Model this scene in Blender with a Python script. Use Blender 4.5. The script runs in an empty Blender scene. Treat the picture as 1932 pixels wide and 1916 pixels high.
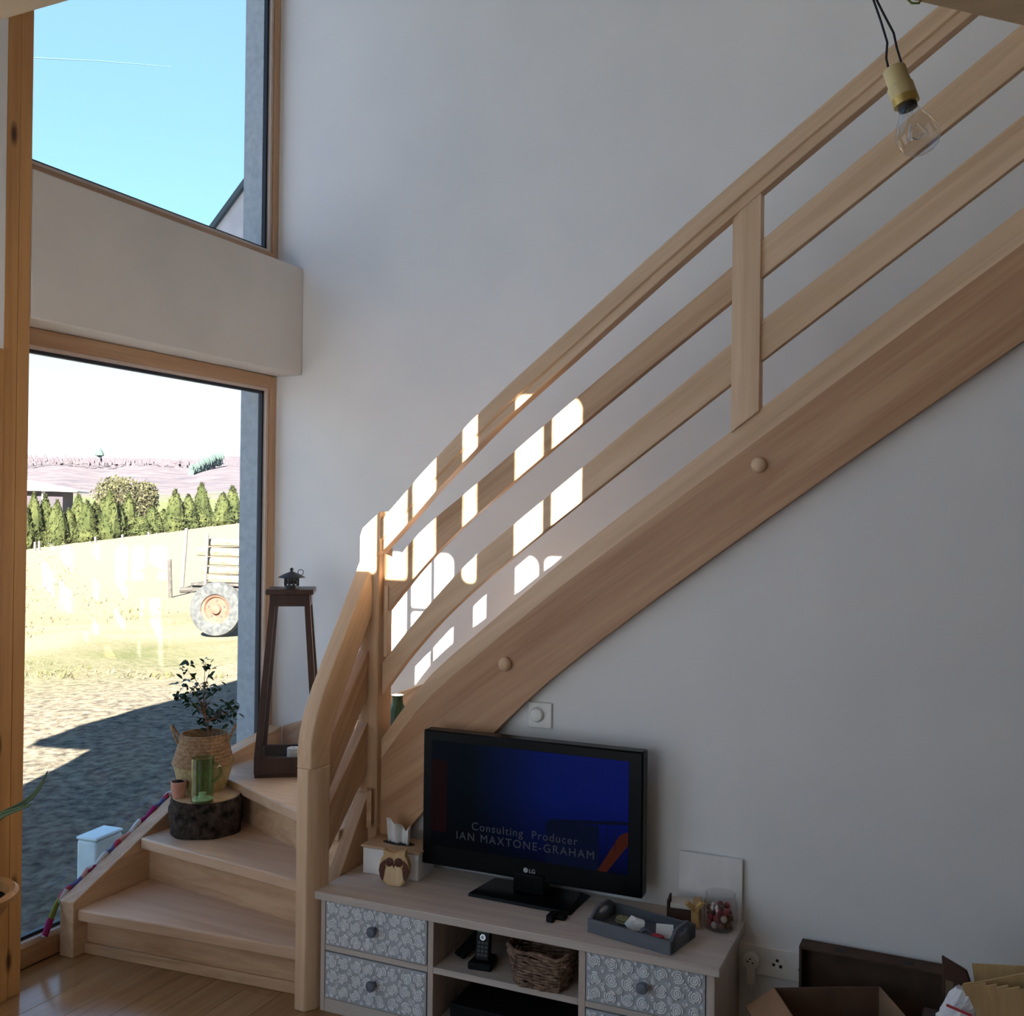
import bpy, bmesh, math, random
from mathutils import Vector, Matrix, Euler
R = math.radians
random.seed(7)
S = bpy.context.scene
COL = S.collection

# ------------------------------------------------------------------ camera
F_PX, W_PX, H_PX = 1905.0, 1932, 1916
YAW, PITCH, ROLL = R(25.1), R(0.4), R(0.65)
EYE = Vector((0, 0, 1.5))
fwd = Vector((-math.sin(YAW) * math.cos(PITCH), math.cos(YAW) * math.cos(PITCH), math.sin(PITCH)))
_r = Vector((math.cos(YAW), math.sin(YAW), 0))
_u = _r.cross(fwd)
right = _r * math.cos(ROLL) + _u * math.sin(ROLL)
up = _u * math.cos(ROLL) - _r * math.sin(ROLL)
cam_data = bpy.data.cameras.new('camera')
cam_data.sensor_width = 36
cam_data.sensor_fit = 'HORIZONTAL'
cam_data.lens = 36 * F_PX / W_PX
cam_data.clip_start = .02
cam_data.clip_end = 6000
cam = bpy.data.objects.new('camera', cam_data)
COL.objects.link(cam)
m3 = Matrix((right, up, -fwd)).transposed()
cam.matrix_world = Matrix.Translation(EYE) @ m3.to_4x4()
S.camera = cam


def hit(px, py, axis, val):
    """Real-world point where the sight line of a pixel meets the plane axis = val."""
    d = right * (px - W_PX / 2) - up * (py - H_PX / 2) + fwd * F_PX
    return EYE + d * ((val - EYE[axis]) / d[axis])


# ------------------------------------------------------------------ light
SUN_DIR = Vector((-.35, .771, -.532)).normalized()
world = bpy.data.worlds.new('sky')
S.world = world
world.use_nodes = True
nt = world.node_tree
nt.nodes.clear()
n_out = nt.nodes.new('ShaderNodeOutputWorld')
n_bg = nt.nodes.new('ShaderNodeBackground')
n_tc = nt.nodes.new('ShaderNodeTexCoord')
n_sep = nt.nodes.new('ShaderNodeSeparateXYZ')
n_cr = nt.nodes.new('ShaderNodeValToRGB')
nt.links.new(n_tc.outputs['Generated'], n_sep.inputs[0])
nt.links.new(n_sep.outputs['Z'], n_cr.inputs[0])
nt.links.new(n_cr.outputs[0], n_bg.inputs[0])
nt.links.new(n_bg.outputs[0], n_out.inputs[0])
SKY = [(0.0, (.95, 1.02, 1.12)), (.10, (.85, 1.0, 1.14)), (.24, (.39, .80, 1.08)), (.34, (.335, .675, 1.04)), (.47, (.30, .58, 1.04)), (1.0, (.23, .47, 1.0))]
cr = n_cr.color_ramp
while len(cr.elements) < len(SKY):
    cr.elements.new(.5)
for e, (p, c) in zip(cr.elements, SKY):
    e.position = p
    e.color = (*c, 1)
n_bg.inputs[1].default_value = 1.25
sun_data = bpy.data.lights.new('sun', 'SUN')
sun_data.energy = 58
sun_data.angle = R(.25)
sun_data.color = (1, .93, .80)
sun = bpy.data.objects.new('sun', sun_data)
sun.rotation_euler = SUN_DIR.to_track_quat('-Z', 'Y').to_euler()
sun.location = (3, -8, 9)
COL.objects.link(sun)
vs = S.view_settings
vs.view_transform = 'Standard'
vs.look = 'None'
vs.gamma = 1
vs.use_curve_mapping = False
vs.exposure = 0.14
S.cycles.max_bounces = 10
S.cycles.diffuse_bounces = 6
S.cycles.transparent_max_bounces = 16
S.cycles.sample_clamp_indirect = 8
S.cycles.use_denoising = True


# ------------------------------------------------------------------ materials
def lin(c):
    return tuple(((v / 255) / 12.92 if v / 255 <= .04045 else ((v / 255 + .055) / 1.055) ** 2.4) for v in c)


def mat_base(name):
    m = bpy.data.materials.new(name)
    m.use_nodes = True
    t = m.node_tree
    return m, t, t.nodes['Principled BSDF']


def setp(b, rough=.5, spec=.4, metal=0, **k):
    b.inputs['Roughness'].default_value = rough
    b.inputs['Specular IOR Level'].default_value = spec
    b.inputs['Metallic'].default_value = metal


def noise_mat(name, c1, c2, scale=20, rough=.7, spec=.3, bump=.0, detail=5, stretch=(1, 1, 1), lo=.35, hi=.65, metal=0, bscale=None, rot=(0, 0, 0), bdist=.01):
    """Two albedo tones mixed by procedural noise, with optional fine relief."""
    m, t, b = mat_base(name)
    setp(b, rough, spec, metal)
    tc = t.nodes.new('ShaderNodeTexCoord')
    mp0 = t.nodes.new('ShaderNodeMapping')
    mp0.inputs['Rotation'].default_value = rot
    mp = t.nodes.new('ShaderNodeMapping')
    mp.inputs['Scale'].default_value = stretch
    nz = t.nodes.new('ShaderNodeTexNoise')
    nz.inputs['Scale'].default_value = scale
    nz.inputs['Detail'].default_value = detail
    cr = t.nodes.new('ShaderNodeValToRGB')
    cr.color_ramp.elements[0].position = lo
    cr.color_ramp.elements[1].position = hi
    cr.color_ramp.elements[0].color = (*c1, 1)
    cr.color_ramp.elements[1].color = (*c2, 1)
    L = t.links.new
    L(tc.outputs['Object'], mp0.inputs[0])
    L(mp0.outputs[0], mp.inputs[0])
    L(mp.outputs[0], nz.inputs[0])
    L(nz.outputs['Fac'], cr.inputs[0])
    L(cr.outputs[0], b.inputs['Base Color'])
    if bump:
        nb = t.nodes.new('ShaderNodeTexNoise')
        nb.inputs['Scale'].default_value = bscale or scale
        nb.inputs['Detail'].default_value = 6
        L(mp.outputs[0], nb.inputs[0])
        bp = t.nodes.new('ShaderNodeBump')
        bp.inputs['Strength'].default_value = bump
        bp.inputs['Distance'].default_value = bdist
        L(nb.outputs['Fac'], bp.inputs['Height'])
        L(bp.outputs[0], b.inputs['Normal'])
    return m


def wood(name, c1, c2, rot=(0, 0, 0), rough=.45, scale=1.0, knots=0, spec=.35):
    """Grain along the local x axis after the rotation."""
    m, t, b = mat_base(name)
    setp(b, rough, spec)
    L = t.links.new
    tc = t.nodes.new('ShaderNodeTexCoord')
    rt = t.nodes.new('ShaderNodeMapping')
    rt.inputs['Rotation'].default_value = rot
    L(tc.outputs['Object'], rt.inputs[0])
    mp = t.nodes.new('ShaderNodeMapping')
    mp.inputs['Scale'].default_value = (1.1 * scale, 22 * scale, 22 * scale)
    L(rt.outputs[0], mp.inputs[0])
    n1 = t.nodes.new('ShaderNodeTexNoise')
    n1.inputs['Scale'].default_value = 1
    n1.inputs['Detail'].default_value = 4
    n1.inputs['Distortion'].default_value = .8
    L(mp.outputs[0], n1.inputs[0])
    mp2 = t.nodes.new('ShaderNodeMapping')
    mp2.inputs['Scale'].default_value = (6 * scale, 150 * scale, 150 * scale)
    L(rt.outputs[0], mp2.inputs[0])
    n2 = t.nodes.new('ShaderNodeTexNoise')
    n2.inputs['Scale'].default_value = 1
    n2.inputs['Detail'].default_value = 3
    L(mp2.outputs[0], n2.inputs[0])
    ad = t.nodes.new('ShaderNodeMath')
    ad.operation = 'MULTIPLY_ADD'
    ad.inputs[1].default_value = .3
    L(n2.outputs['Fac'], ad.inputs[0])
    L(n1.outputs['Fac'], ad.inputs[2])
    cr = t.nodes.new('ShaderNodeValToRGB')
    cr.color_ramp.elements[0].position = .42
    cr.color_ramp.elements[1].position = .85
    cr.color_ramp.elements[0].color = (*c1, 1)
    cr.color_ramp.elements[1].color = (*c2, 1)
    L(ad.outputs[0], cr.inputs[0])
    col = cr.outputs[0]
    if knots:
        mk = t.nodes.new('ShaderNodeMapping')
        mk.inputs['Scale'].default_value = (4.2, 12, 12)
        L(rt.outputs[0], mk.inputs[0])
        vo = t.nodes.new('ShaderNodeTexVoronoi')
        vo.inputs['Scale'].default_value = 1
        L(mk.outputs[0], vo.inputs[0])
        ck = t.nodes.new('ShaderNodeValToRGB')
        ck.color_ramp.elements[0].position = .08
        ck.color_ramp.elements[1].position = .2
        L(vo.outputs['Distance'], ck.inputs[0])
        mx = t.nodes.new('ShaderNodeMixRGB')
        mx.inputs[1].default_value = (c1[0] * .18, c1[1] * .14, c1[2] * .12, 1)
        L(ck.outputs[0], mx.inputs[0])
        L(col, mx.inputs[2])
        col = mx.outputs[0]
    L(col, b.inputs['Base Color'])
    bp = t.nodes.new('ShaderNodeBump')
    bp.inputs['Strength'].default_value = .08
    bp.inputs['Distance'].default_value = .002
    L(n2.outputs['Fac'], bp.inputs['Height'])
    L(bp.outputs[0], b.inputs['Normal'])
    return m


def plain(name, c, rough=.5, spec=.4, metal=0):
    """Almost even colour: a slight procedural variation keeps it from looking flat."""
    c2 = tuple(min(1, v * 1.12) for v in c)
    return noise_mat(name, c, c2, scale=14, rough=rough, spec=spec, metal=metal)


def glass_mat(name, tint=(1, 1, 1), ior=1.5, rough=.0, min_refl=0.0):
    """Thin clear glass: see-through with a Fresnel reflection, lets light pass."""
    m = bpy.data.materials.new(name)
    m.use_nodes = True
    t = m.node_tree
    t.nodes.clear()
    o = t.nodes.new('ShaderNodeOutputMaterial')
    mx = t.nodes.new('ShaderNodeMixShader')
    tr = t.nodes.new('ShaderNodeBsdfTransparent')
    gl = t.nodes.new('ShaderNodeBsdfGlossy')
    tr.inputs[0].default_value = (*tint, 1)
    gl.inputs['Roughness'].default_value = rough
    lw_ = t.nodes.new('ShaderNodeLayerWeight')
    lw_.inputs[0].default_value = .5
    pw_ = t.nodes.new('ShaderNodeMath')
    pw_.operation = 'POWER'
    pw_.inputs[1].default_value = 5
    t.links.new(lw_.outputs['Facing'], pw_.inputs[0])
    ma = t.nodes.new('ShaderNodeMath')
    ma.operation = 'MULTIPLY_ADD'
    f0 = ((ior - 1) / (ior + 1)) ** 2
    ma.inputs[1].default_value = 1 - f0
    ma.inputs[2].default_value = f0
    t.links.new(pw_.outputs[0], ma.inputs[0])
    t.links.new(ma.outputs[0], mx.inputs[0])
    t.links.new(tr.outputs[0], mx.inputs[1])
    t.links.new(gl.outputs[0], mx.inputs[2])
    t.links.new(mx.outputs[0], o.inputs[0])
    return m


def emit_mat(name, c, strength=1.0):
    m = bpy.data.materials.new(name)
    m.use_nodes = True
    t = m.node_tree
    b = t.nodes['Principled BSDF']
    b.inputs['Base Color'].default_value = (.001, .001, .0015, 1)
    b.inputs['Roughness'].default_value = .3
    b.inputs['Specular IOR Level'].default_value = .06
    b.inputs['Emission Color'].default_value = (*c, 1)
    b.inputs['Emission Strength'].default_value = strength
    return m


G_X = (0, 0, 0)
G_Y = (0, 0, R(-90))
G_Z = (0, R(90), 0)
G_I = (0, R(36), 0)
BE1, BE2 = (.44, .265, .150), (.65, .44, .275)
BL1, BL2 = (.59, .40, .245), (.77, .56, .375)
BD1, BD2 = (.39, .20, .105), (.60, .375, .22)
M = dict(
    plaster=noise_mat('white_plaster', (.79, .80, .815), (.83, .835, .845), 3, .85, .2, bump=.12, bscale=220, bdist=.002),
    ceiling=wood('beige_panel', (.50, .38, .24), (.60, .47, .31), G_X, .7),
    beam=noise_mat('warm_white_plaster', (.68, .65, .62), (.74, .71, .68), 3, .85, .2, bump=.1, bscale=200, bdist=.002),
    st_i=wood('beech_incline', BE1, BE2, G_I), st_il=wood('pale_beech_incline', BL1, BL2, G_I), st_id=wood('red_beech_incline', BD1, BD2, G_I, scale=.7),
    st_x=wood('beech_x', BE1, BE2, G_X), st_xl=wood('pale_beech_x', BL1, BL2, G_X), st_y=wood('beech_y', BE1, BE2, G_Y),
    st_z=wood('beech_z', BE1, BE2, G_Z), st_zl=wood('pale_beech_z', BL1, BL2, G_Z),
    st_s=wood('beech_steep', BE1, BE2, (R(-55), 0, R(-90))), st_sl=wood('pale_beech_steep', BL1, BL2, (R(-55), 0, R(-90))),
    tread=wood('tread_beech', (.53, .34, .215), (.67, .475, .33), G_X, .4),
    frame_y=wood('window_frame_wood_y', (.42, .24, .13), (.55, .36, .22), G_Y), frame_z=wood('window_frame_wood_z', (.42, .24, .13), (.55, .36, .22), G_Z),
    frame_pale=plain('pale_glazing_strip', (.62, .52, .46), .5),
    gasket=plain('black_gasket', (.012, .016, .028), .5),
    pine=wood('pine_post', (.42, .20, .065), (.56, .30, .11), G_Z, .5, .8, knots=1),
    reveal=noise_mat('grey_render', (.31, .35, .38), (.39, .43, .46), 30, .9, .2, bump=.3, bscale=150),
    glass=glass_mat('window_glass'),
    floor=None,
    dark_wood=wood('dark_stained_wood', (.030, .012, .008), (.062, .026, .017), G_Z, .4),
    black_metal=plain('black_metal', (.02, .019, .022), .45, .5),
    wax=plain('white_wax', (.75, .74, .68), .6),
    bark=noise_mat('bark', (.014, .010, .009), (.075, .055, .045), 34, .95, .15, bump=1.0, bscale=45, bdist=.012),
    logtop=wood('sawn_log', (.38, .23, .12), (.52, .35, .2), G_X, .6),
    basket_t=noise_mat('seagrass_tan', (.23, .13, .065), (.37, .23, .13), 90, .85, .2, bump=.5, bscale=140, bdist=.004),
    basket_b=noise_mat('seagrass_straw', (.32, .24, .11), (.46, .36, .18), 90, .85, .2, bump=.5, bscale=140, bdist=.004),
    soil=noise_mat('potting_soil', (.015, .008, .005), (.05, .028, .018), 80, .95, .1, bump=.6),
    leaf=noise_mat('dark_leaf', (.012, .035, .016), (.030, .075, .030), 30, .4, .5),
    leaf2=noise_mat('blade_leaf', (.03, .055, .016), (.06, .095, .028), 12, .45, .4),
    trunk=noise_mat('twig_brown', (.16, .07, .04), (.26, .13, .08), 60, .8, .2),
    greenglass=glass_mat('green_glass', (.72, .82, .68), 1.5, .02),
    clearglass=glass_mat('clear_glass', (.97, .97, .97), 1.5),
    bulbglass=glass_mat('bulb_glass', (.93, .94, .95), 1.6),
    pinkpot=noise_mat('pink_terracotta', (.46, .22, .16), (.56, .29, .22), 40, .85, .2),
    whiteboard=plain('white_melamine', (.74, .74, .76), .5),
    cab=wood('whitewashed_wood', (.46, .40, .36), (.60, .54, .49), G_X, .6), cab_z=wood('whitewashed_wood_z', (.44, .36, .31), (.58, .49, .43), G_Z, .6),
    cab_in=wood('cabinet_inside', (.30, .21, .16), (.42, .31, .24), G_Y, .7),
    carve_lo=plain('carved_ground_grey', (.38, .40, .44), .8), carve_hi=noise_mat('carved_relief_white', (.74, .76, .80), (.86, .87, .90), 50, .75),
    knob=plain('grey_blue_knob', (.11, .13, .17), .35, .5),
    tvblack=plain('gloss_black', (.003, .003, .004), .28, .12), tvmatte=plain('matte_black', (.005, .005, .006), .6, .15),
    paper=plain('white_paper', (.72, .72, .72), .9, .1), redpaper=plain('red_print', (.45, .04, .06), .7),
    owl=wood('owl_wood', (.48, .30, .14), (.66, .46, .25), G_Z, .6), owl_d=plain('owl_dark_brown', (.085, .025, .012), .6), owl_l=wood('owl_belly', (.58, .41, .22), (.74, .57, .35), G_Z, .6),
    lid=wood('plywood_lid', (.42, .28, .17), (.54, .38, .25), G_X, .6),
    wicker=noise_mat('brown_wicker', (.10, .05, .03), (.30, .19, .13), 60, .7, .3),
    greywood=wood('grey_stained_wood', (.085, .095, .115), (.15, .16, .185), G_X, .7),
    chocolate=plain('chocolate_brown_card', (.055, .025, .016), .7), cream=plain('cream_paper', (.55, .50, .44), .7), gold=noise_mat('gold_ribbon', (.42, .24, .08), (.56, .36, .14), 30, .45, .5),
    candy_r=plain('red_sweets', (.24, .03, .038), .4), candy_w=plain('pale_sweets', (.40, .35, .30), .4), candy_b=plain('brown_sweets', (.13, .06, .035), .4),
    canvas=plain('white_canvas', (.74, .72, .72), .8), socket=plain('white_plastic', (.76, .76, .74), .4), hole=plain('socket_hole', (.02, .02, .02), .7),
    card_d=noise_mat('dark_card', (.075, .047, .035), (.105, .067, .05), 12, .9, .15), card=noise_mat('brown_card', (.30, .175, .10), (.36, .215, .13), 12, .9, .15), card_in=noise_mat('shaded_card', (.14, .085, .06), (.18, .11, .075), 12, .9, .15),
    veneer=wood('yellow_veneer', (.42, .27, .12), (.56, .38, .18), G_Z, .6), plasticbag=noise_mat('white_plastic_film', (.66, .66, .70), (.78, .78, .80), 20, .35, .5),
    beigeplastic=plain('cream_plastic', (.62, .52, .27), .4), brass=plain('brass', (.55, .43, .16), .3, .5, .8), steel=plain('steel', (.6, .62, .66), .3, .5, .9), wire=plain('black_wire', (.012, .012, .02), .5), wire_g=plain('earth_wire', (.18, .24, .05), .5),
    cushion=noise_mat('olive_cloth', (.20, .19, .10), (.30, .28, .17), 60, .9, .1),
    bounce_ground=noise_mat('grey_bounce_ground', (.17, .195, .24), (.22, .25, .30), 4, .9, .2),  # made-up unseen ground surface, tone chosen to bounce daylight into the room
    vase=plain('green_glaze', (.03, .10, .06), .25, .5),
    cheek=plain('pale_render', (.60, .57, .58), .9),
    tarp=plain('white_tub_plastic', (.55, .66, .68), .5),
    logwood=noise_mat('split_log_wood', (.10, .08, .05), (.19, .16, .115), 6, .85, .15, stretch=(1, 6, 6)),
    tyre=noise_mat('dusty_tyre', (.030, .033, .036), (.058, .062, .064), 20, .9, .2, bump=.3), rim=noise_mat('faded_orange_rim', (.085, .034, .022), (.12, .056, .040), 9, .7), rust=plain('grey_iron', (.03, .028, .026), .8),
    post_w=noise_mat('weathered_post', (.030, .028, .028), (.060, .055, .05), 20, .9), postpale=noise_mat('pale_post', (.06, .058, .06), (.095, .09, .092), 20, .9),
    conifer=noise_mat('conifer_green', (.019, .026, .008), (.044, .051, .018), 3, .9, .1), willow=noise_mat('willow_buds', (.045, .044, .024), (.065, .063, .035), 2, .9, .1),
    barnroof=plain('white_barn_roof', (.30, .30, .32), .7), barnwall=plain('grey_barn_wall', (.035, .03, .04), .9),
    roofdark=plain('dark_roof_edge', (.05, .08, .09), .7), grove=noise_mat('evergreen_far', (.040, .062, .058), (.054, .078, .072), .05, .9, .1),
)


def cloth_mat():
    """Patchwork of small printed patches."""
    m, t, b = mat_base('patchwork_cloth')
    setp(b, .9, .1)
    tc = t.nodes.new('ShaderNodeTexCoord')
    vo = t.nodes.new('ShaderNodeTexVoronoi')
    vo.inputs['Scale'].default_value = 18
    cr = t.nodes.new('ShaderNodeValToRGB')
    cr.color_ramp.interpolation = 'CONSTANT'
    cols = [(.55, .58, .62), (.30, .03, .14), (.55, .56, .60), (.20, .23, .05), (.40, .06, .10), (.60, .62, .66), (.10, .10, .25), (.50, .30, .28)]
    while len(cr.color_ramp.elements) < len(cols):
        cr.color_ramp.elements.new(.5)
    for i, (e, c) in enumerate(zip(cr.color_ramp.elements, cols)):
        e.position = i / len(cols)
        e.color = (*c, 1)
    sp = t.nodes.new('ShaderNodeSeparateColor')
    t.links.new(tc.outputs['Object'], vo.inputs[0])
    t.links.new(vo.outputs['Color'], sp.inputs[0])
    t.links.new(sp.outputs[0], cr.inputs[0])
    t.links.new(cr.outputs[0], b.inputs['Base Color'])
    return m


M['cloth'] = cloth_mat()


def ground_mat():
    """Dry churned soil near the house, straw-coloured grass farther out."""
    m, t, b = mat_base('dry_field')
    setp(b, .95, .1)
    L = t.links.new
    tc = t.nodes.new('ShaderNodeTexCoord')
    mp = t.nodes.new('ShaderNodeMapping')
    mp.inputs['Rotation'].default_value = (0, 0, R(-37))
    mp.inputs['Scale'].default_value = (1, 1.0, 1)
    L(tc.outputs['Object'], mp.inputs[0])
    big = t.nodes.new('ShaderNodeTexNoise')
    big.inputs['Scale'].default_value = .45
    big.inputs['Detail'].default_value = 5
    fine = t.nodes.new('ShaderNodeTexNoise')
    fine.inputs['Scale'].default_value = 13
    fine.inputs['Detail'].default_value = 7
    fine.inputs['Roughness'].default_value = .65
    L(mp.outputs[0], big.inputs[0])
    L(mp.outputs[0], fine.inputs[0])
    c_near = t.nodes.new('ShaderNodeValToRGB')
    c_near.color_ramp.elements[0].position = .35
    c_near.color_ramp.elements[1].position = .68
    c_near.color_ramp.elements[0].color = (.036, .032, .028, 1)
    c_near.color_ramp.elements[1].color = (.19, .165, .12, 1)
    L(fine.outputs['Fac'], c_near.inputs[0])
    c_far = t.nodes.new('ShaderNodeValToRGB')
    c_far.color_ramp.elements[0].position = .30
    c_far.color_ramp.elements[1].position = .62
    c_far.color_ramp.elements[0].color = (.055, .066, .024, 1)
    c_far.color_ramp.elements[1].color = (.145, .125, .088, 1)
    ml = t.nodes.new('ShaderNodeMath')
    ml.operation = 'MULTIPLY_ADD'
    ml.inputs[1].default_value = .35
    L(fine.outputs['Fac'], ml.inputs[0])
    L(big.outputs['Fac'], ml.inputs[2])
    sb = t.nodes.new('ShaderNodeMath')
    sb.operation = 'SUBTRACT'
    sb.inputs[1].default_value = .17
    L(ml.outputs[0], sb.inputs[0])
    L(sb.outputs[0], c_far.inputs[0])
    # distance from the house along -x + y
    ln = t.nodes.new('ShaderNodeVectorMath')
    ln.operation = 'LENGTH'
    L(tc.outputs['Object'], ln.inputs[0])
    mr = t.nodes.new('ShaderNodeMapRange')
    mr.inputs['From Min'].default_value = 9.5
    mr.inputs['From Max'].default_value = 12.5
    L(ln.outputs['Value'], mr.inputs[0])
    mr2 = t.nodes.new('ShaderNodeMapRange')
    mr2.inputs['From Min'].default_value = 15.5
    mr2.inputs['From Max'].default_value = 19
    L(ln.outputs['Value'], mr2.inputs[0])
    straw = t.nodes.new('ShaderNodeMixRGB')
    straw.inputs[2].default_value = (.125, .112, .082, 1)
    L(mr2.outputs[0], straw.inputs[0])
    L(c_far.outputs[0], straw.inputs[1])
    mx = t.nodes.new('ShaderNodeMixRGB')
    L(mr.outputs[0], mx.inputs[0])
    L(c_near.outputs[0], mx.inputs[1])
    L(straw.outputs[0], mx.inputs[2])
    L(mx.outputs[0], b.inputs['Base Color'])
    bp = t.nodes.new('ShaderNodeBump')
    bp.inputs['Strength'].default_value = .7
    bp.inputs['Distance'].default_value = .05
    L(fine.outputs['Fac'], bp.inputs['Height'])
    L(bp.outputs[0], b.inputs['Normal'])
    return m


def hill_mat():
    m, t, b = mat_base('bare_woodland')
    setp(b, 1, 0)
    L = t.links.new
    tc = t.nodes.new('ShaderNodeTexCoord')
    sp = t.nodes.new('ShaderNodeSeparateXYZ')
    L(tc.outputs['Object'], sp.inputs[0])
    nz = t.nodes.new('ShaderNodeTexNoise')
    nz.inputs['Scale'].default_value = .06
    nz.inputs['Detail'].default_value = 8
    nz.inputs['Roughness'].default_value = .7
    L(tc.outputs['Object'], nz.inputs[0])
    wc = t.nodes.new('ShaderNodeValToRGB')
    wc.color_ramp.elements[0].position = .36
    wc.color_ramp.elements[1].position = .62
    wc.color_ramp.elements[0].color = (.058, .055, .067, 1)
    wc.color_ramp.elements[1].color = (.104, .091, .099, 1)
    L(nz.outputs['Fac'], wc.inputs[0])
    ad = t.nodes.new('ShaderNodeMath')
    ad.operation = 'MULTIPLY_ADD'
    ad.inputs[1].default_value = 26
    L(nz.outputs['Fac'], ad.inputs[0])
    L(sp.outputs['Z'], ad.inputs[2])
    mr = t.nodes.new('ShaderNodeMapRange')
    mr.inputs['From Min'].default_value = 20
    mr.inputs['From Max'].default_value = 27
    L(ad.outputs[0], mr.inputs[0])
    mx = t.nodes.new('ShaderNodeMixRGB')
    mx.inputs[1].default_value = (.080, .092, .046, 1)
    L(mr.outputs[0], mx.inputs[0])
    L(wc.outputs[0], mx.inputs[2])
    L(mx.outputs[0], b.inputs['Base Color'])
    return m


M['ground'] = ground_mat()
M['hill'] = hill_mat()
FLOOR_M = [wood('parquet_a', (.27, .145, .062), (.36, .21, .097), G_Y, .17, spec=.5), wood('parquet_b', (.30, .17, .075), (.40, .24, .115), G_Y, .17, spec=.5), wood('parquet_c', (.25, .13, .053), (.34, .19, .085), G_Y, .17, spec=.5)]


# ------------------------------------------------------------------ mesh helpers
class MB:
    def __init__(s):
        s.v, s.f = [], []
        s.T = None

    def add(s, vs, fs):
        n = len(s.v)
        for p in vs:
            p = Vector(p)
            s.v.append(s.T @ p if s.T else p)
        s.f += [tuple(i + n for i in f) for f in fs]
        return s

    def box(s, x0, x1, y0, y1, z0, z1):
        return s.add([(x, y, z) for z in (z0, z1) for y in (y0, y1) for x in (x0, x1)],
                     [(0, 2, 3, 1), (4, 5, 7, 6), (0, 1, 5, 4), (2, 6, 7, 3), (0, 4, 6, 2), (1, 3, 7, 5)])

    def prism(s, pts, plane, a, b):
        """A flat outline given thickness along the third axis."""
        if plane == 'xz':
            P = lambda p, k: (p[0], k, p[1])
        elif plane == 'yz':
            P = lambda p, k: (k, p[0], p[1])
        else:
            P = lambda p, k: (p[0], p[1], k)
        n = len(pts)
        vs = [P(p, a) for p in pts] + [P(p, b) for p in pts]
        fs = [tuple(range(n)), tuple(range(2 * n - 1, n - 1, -1))] + [(i, n + i, n + (i + 1) % n, (i + 1) % n) for i in range(n)]
        return s.add(vs, fs)

    def strip(s, top, bot, plane, a, b):
        """Band between two polylines of equal length, with thickness (quads only)."""
        if plane == 'xz':
            P = lambda p, k: (p[0], k, p[1])
        else:
            P = lambda p, k: (k, p[0], p[1])
        n = len(top)
        vs = []
        for t, q in zip(top, bot):
            vs += [P(t, a), P(q, a), P(q, b), P(t, b)]
        fs = [(0, 1, 2, 3), tuple(4 * (n - 1) + i for i in (3, 2, 1, 0))]
        for i in range(n - 1):
            for j in range(4):
                fs.append((4 * i + j, 4 * i + (j + 1) % 4, 4 * i + 4 + (j + 1) % 4, 4 * i + 4 + j))
        return s.add(vs, fs)

    def sweep(s, path, section, caps=True):
        """Sweep a closed section (list of 3D offset vectors per path point)."""
        n = len(section[0])
        vs = [Vector(p) + Vector(o) for p, sec in zip(path, section) for o in sec]
        fs = []
        for i in range(len(path) - 1):
            for j in range(n):
                fs.append((i * n + j, i * n + (j + 1) % n, (i + 1) * n + (j + 1) % n, (i + 1) * n + j))
        if caps:
            fs += [tuple(range(n - 1, -1, -1)), tuple((len(path) - 1) * n + i for i in range(n))]
        return s.add(vs, fs)

    def tube(s, path, r, n=8, caps=True):
        path = [Vector(p) for p in path]
        rs = r if isinstance(r, (list, tuple)) else [r] * len(path)
        secs = []
        ref = Vector((0, 0, 1))
        prev = None
        for i, p in enumerate(path):
            d = (path[min(i + 1, len(path) - 1)] - path[max(i - 1, 0)]).normalized()
            if prev is None:
                a = d.cross(ref if abs(d.z) < .9 else Vector((1, 0, 0))).normalized()
            else:
                a = (prev - d * prev.dot(d)).normalized()
            prev = a
            b = d.cross(a)
            secs.append([(a * math.cos(2 * math.pi * k / n) + b * math.sin(2 * math.pi * k / n)) * rs[i] for k in range(n)])
        return s.sweep(path, secs, caps)

    def lathe(s, prof, n=24, c=(0, 0, 0), cap0=True, cap1=True):
        vs = [(c[0] + r * math.cos(2 * math.pi * k / n), c[1] + r * math.sin(2 * math.pi * k / n), c[2] + z) for r, z in prof for k in range(n)]
        fs = []
        for i in range(len(prof) - 1):
            for k in range(n):
                fs.append((i * n + k, i * n + (k + 1) % n, (i + 1) * n + (k + 1) % n, (i + 1) * n + k))
        if cap0:
            fs.append(tuple(range(n - 1, -1, -1)))
        if cap1:
            fs.append(tuple((len(prof) - 1) * n + k for k in range(n)))
        return s.add(vs, fs)


def world_of(o):
    m = Matrix.Identity(4)
    while o:
        m = Matrix.Translation(o.location) @ o.rotation_euler.to_matrix().to_4x4() @ m
        o = o.parent
    return m


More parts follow.
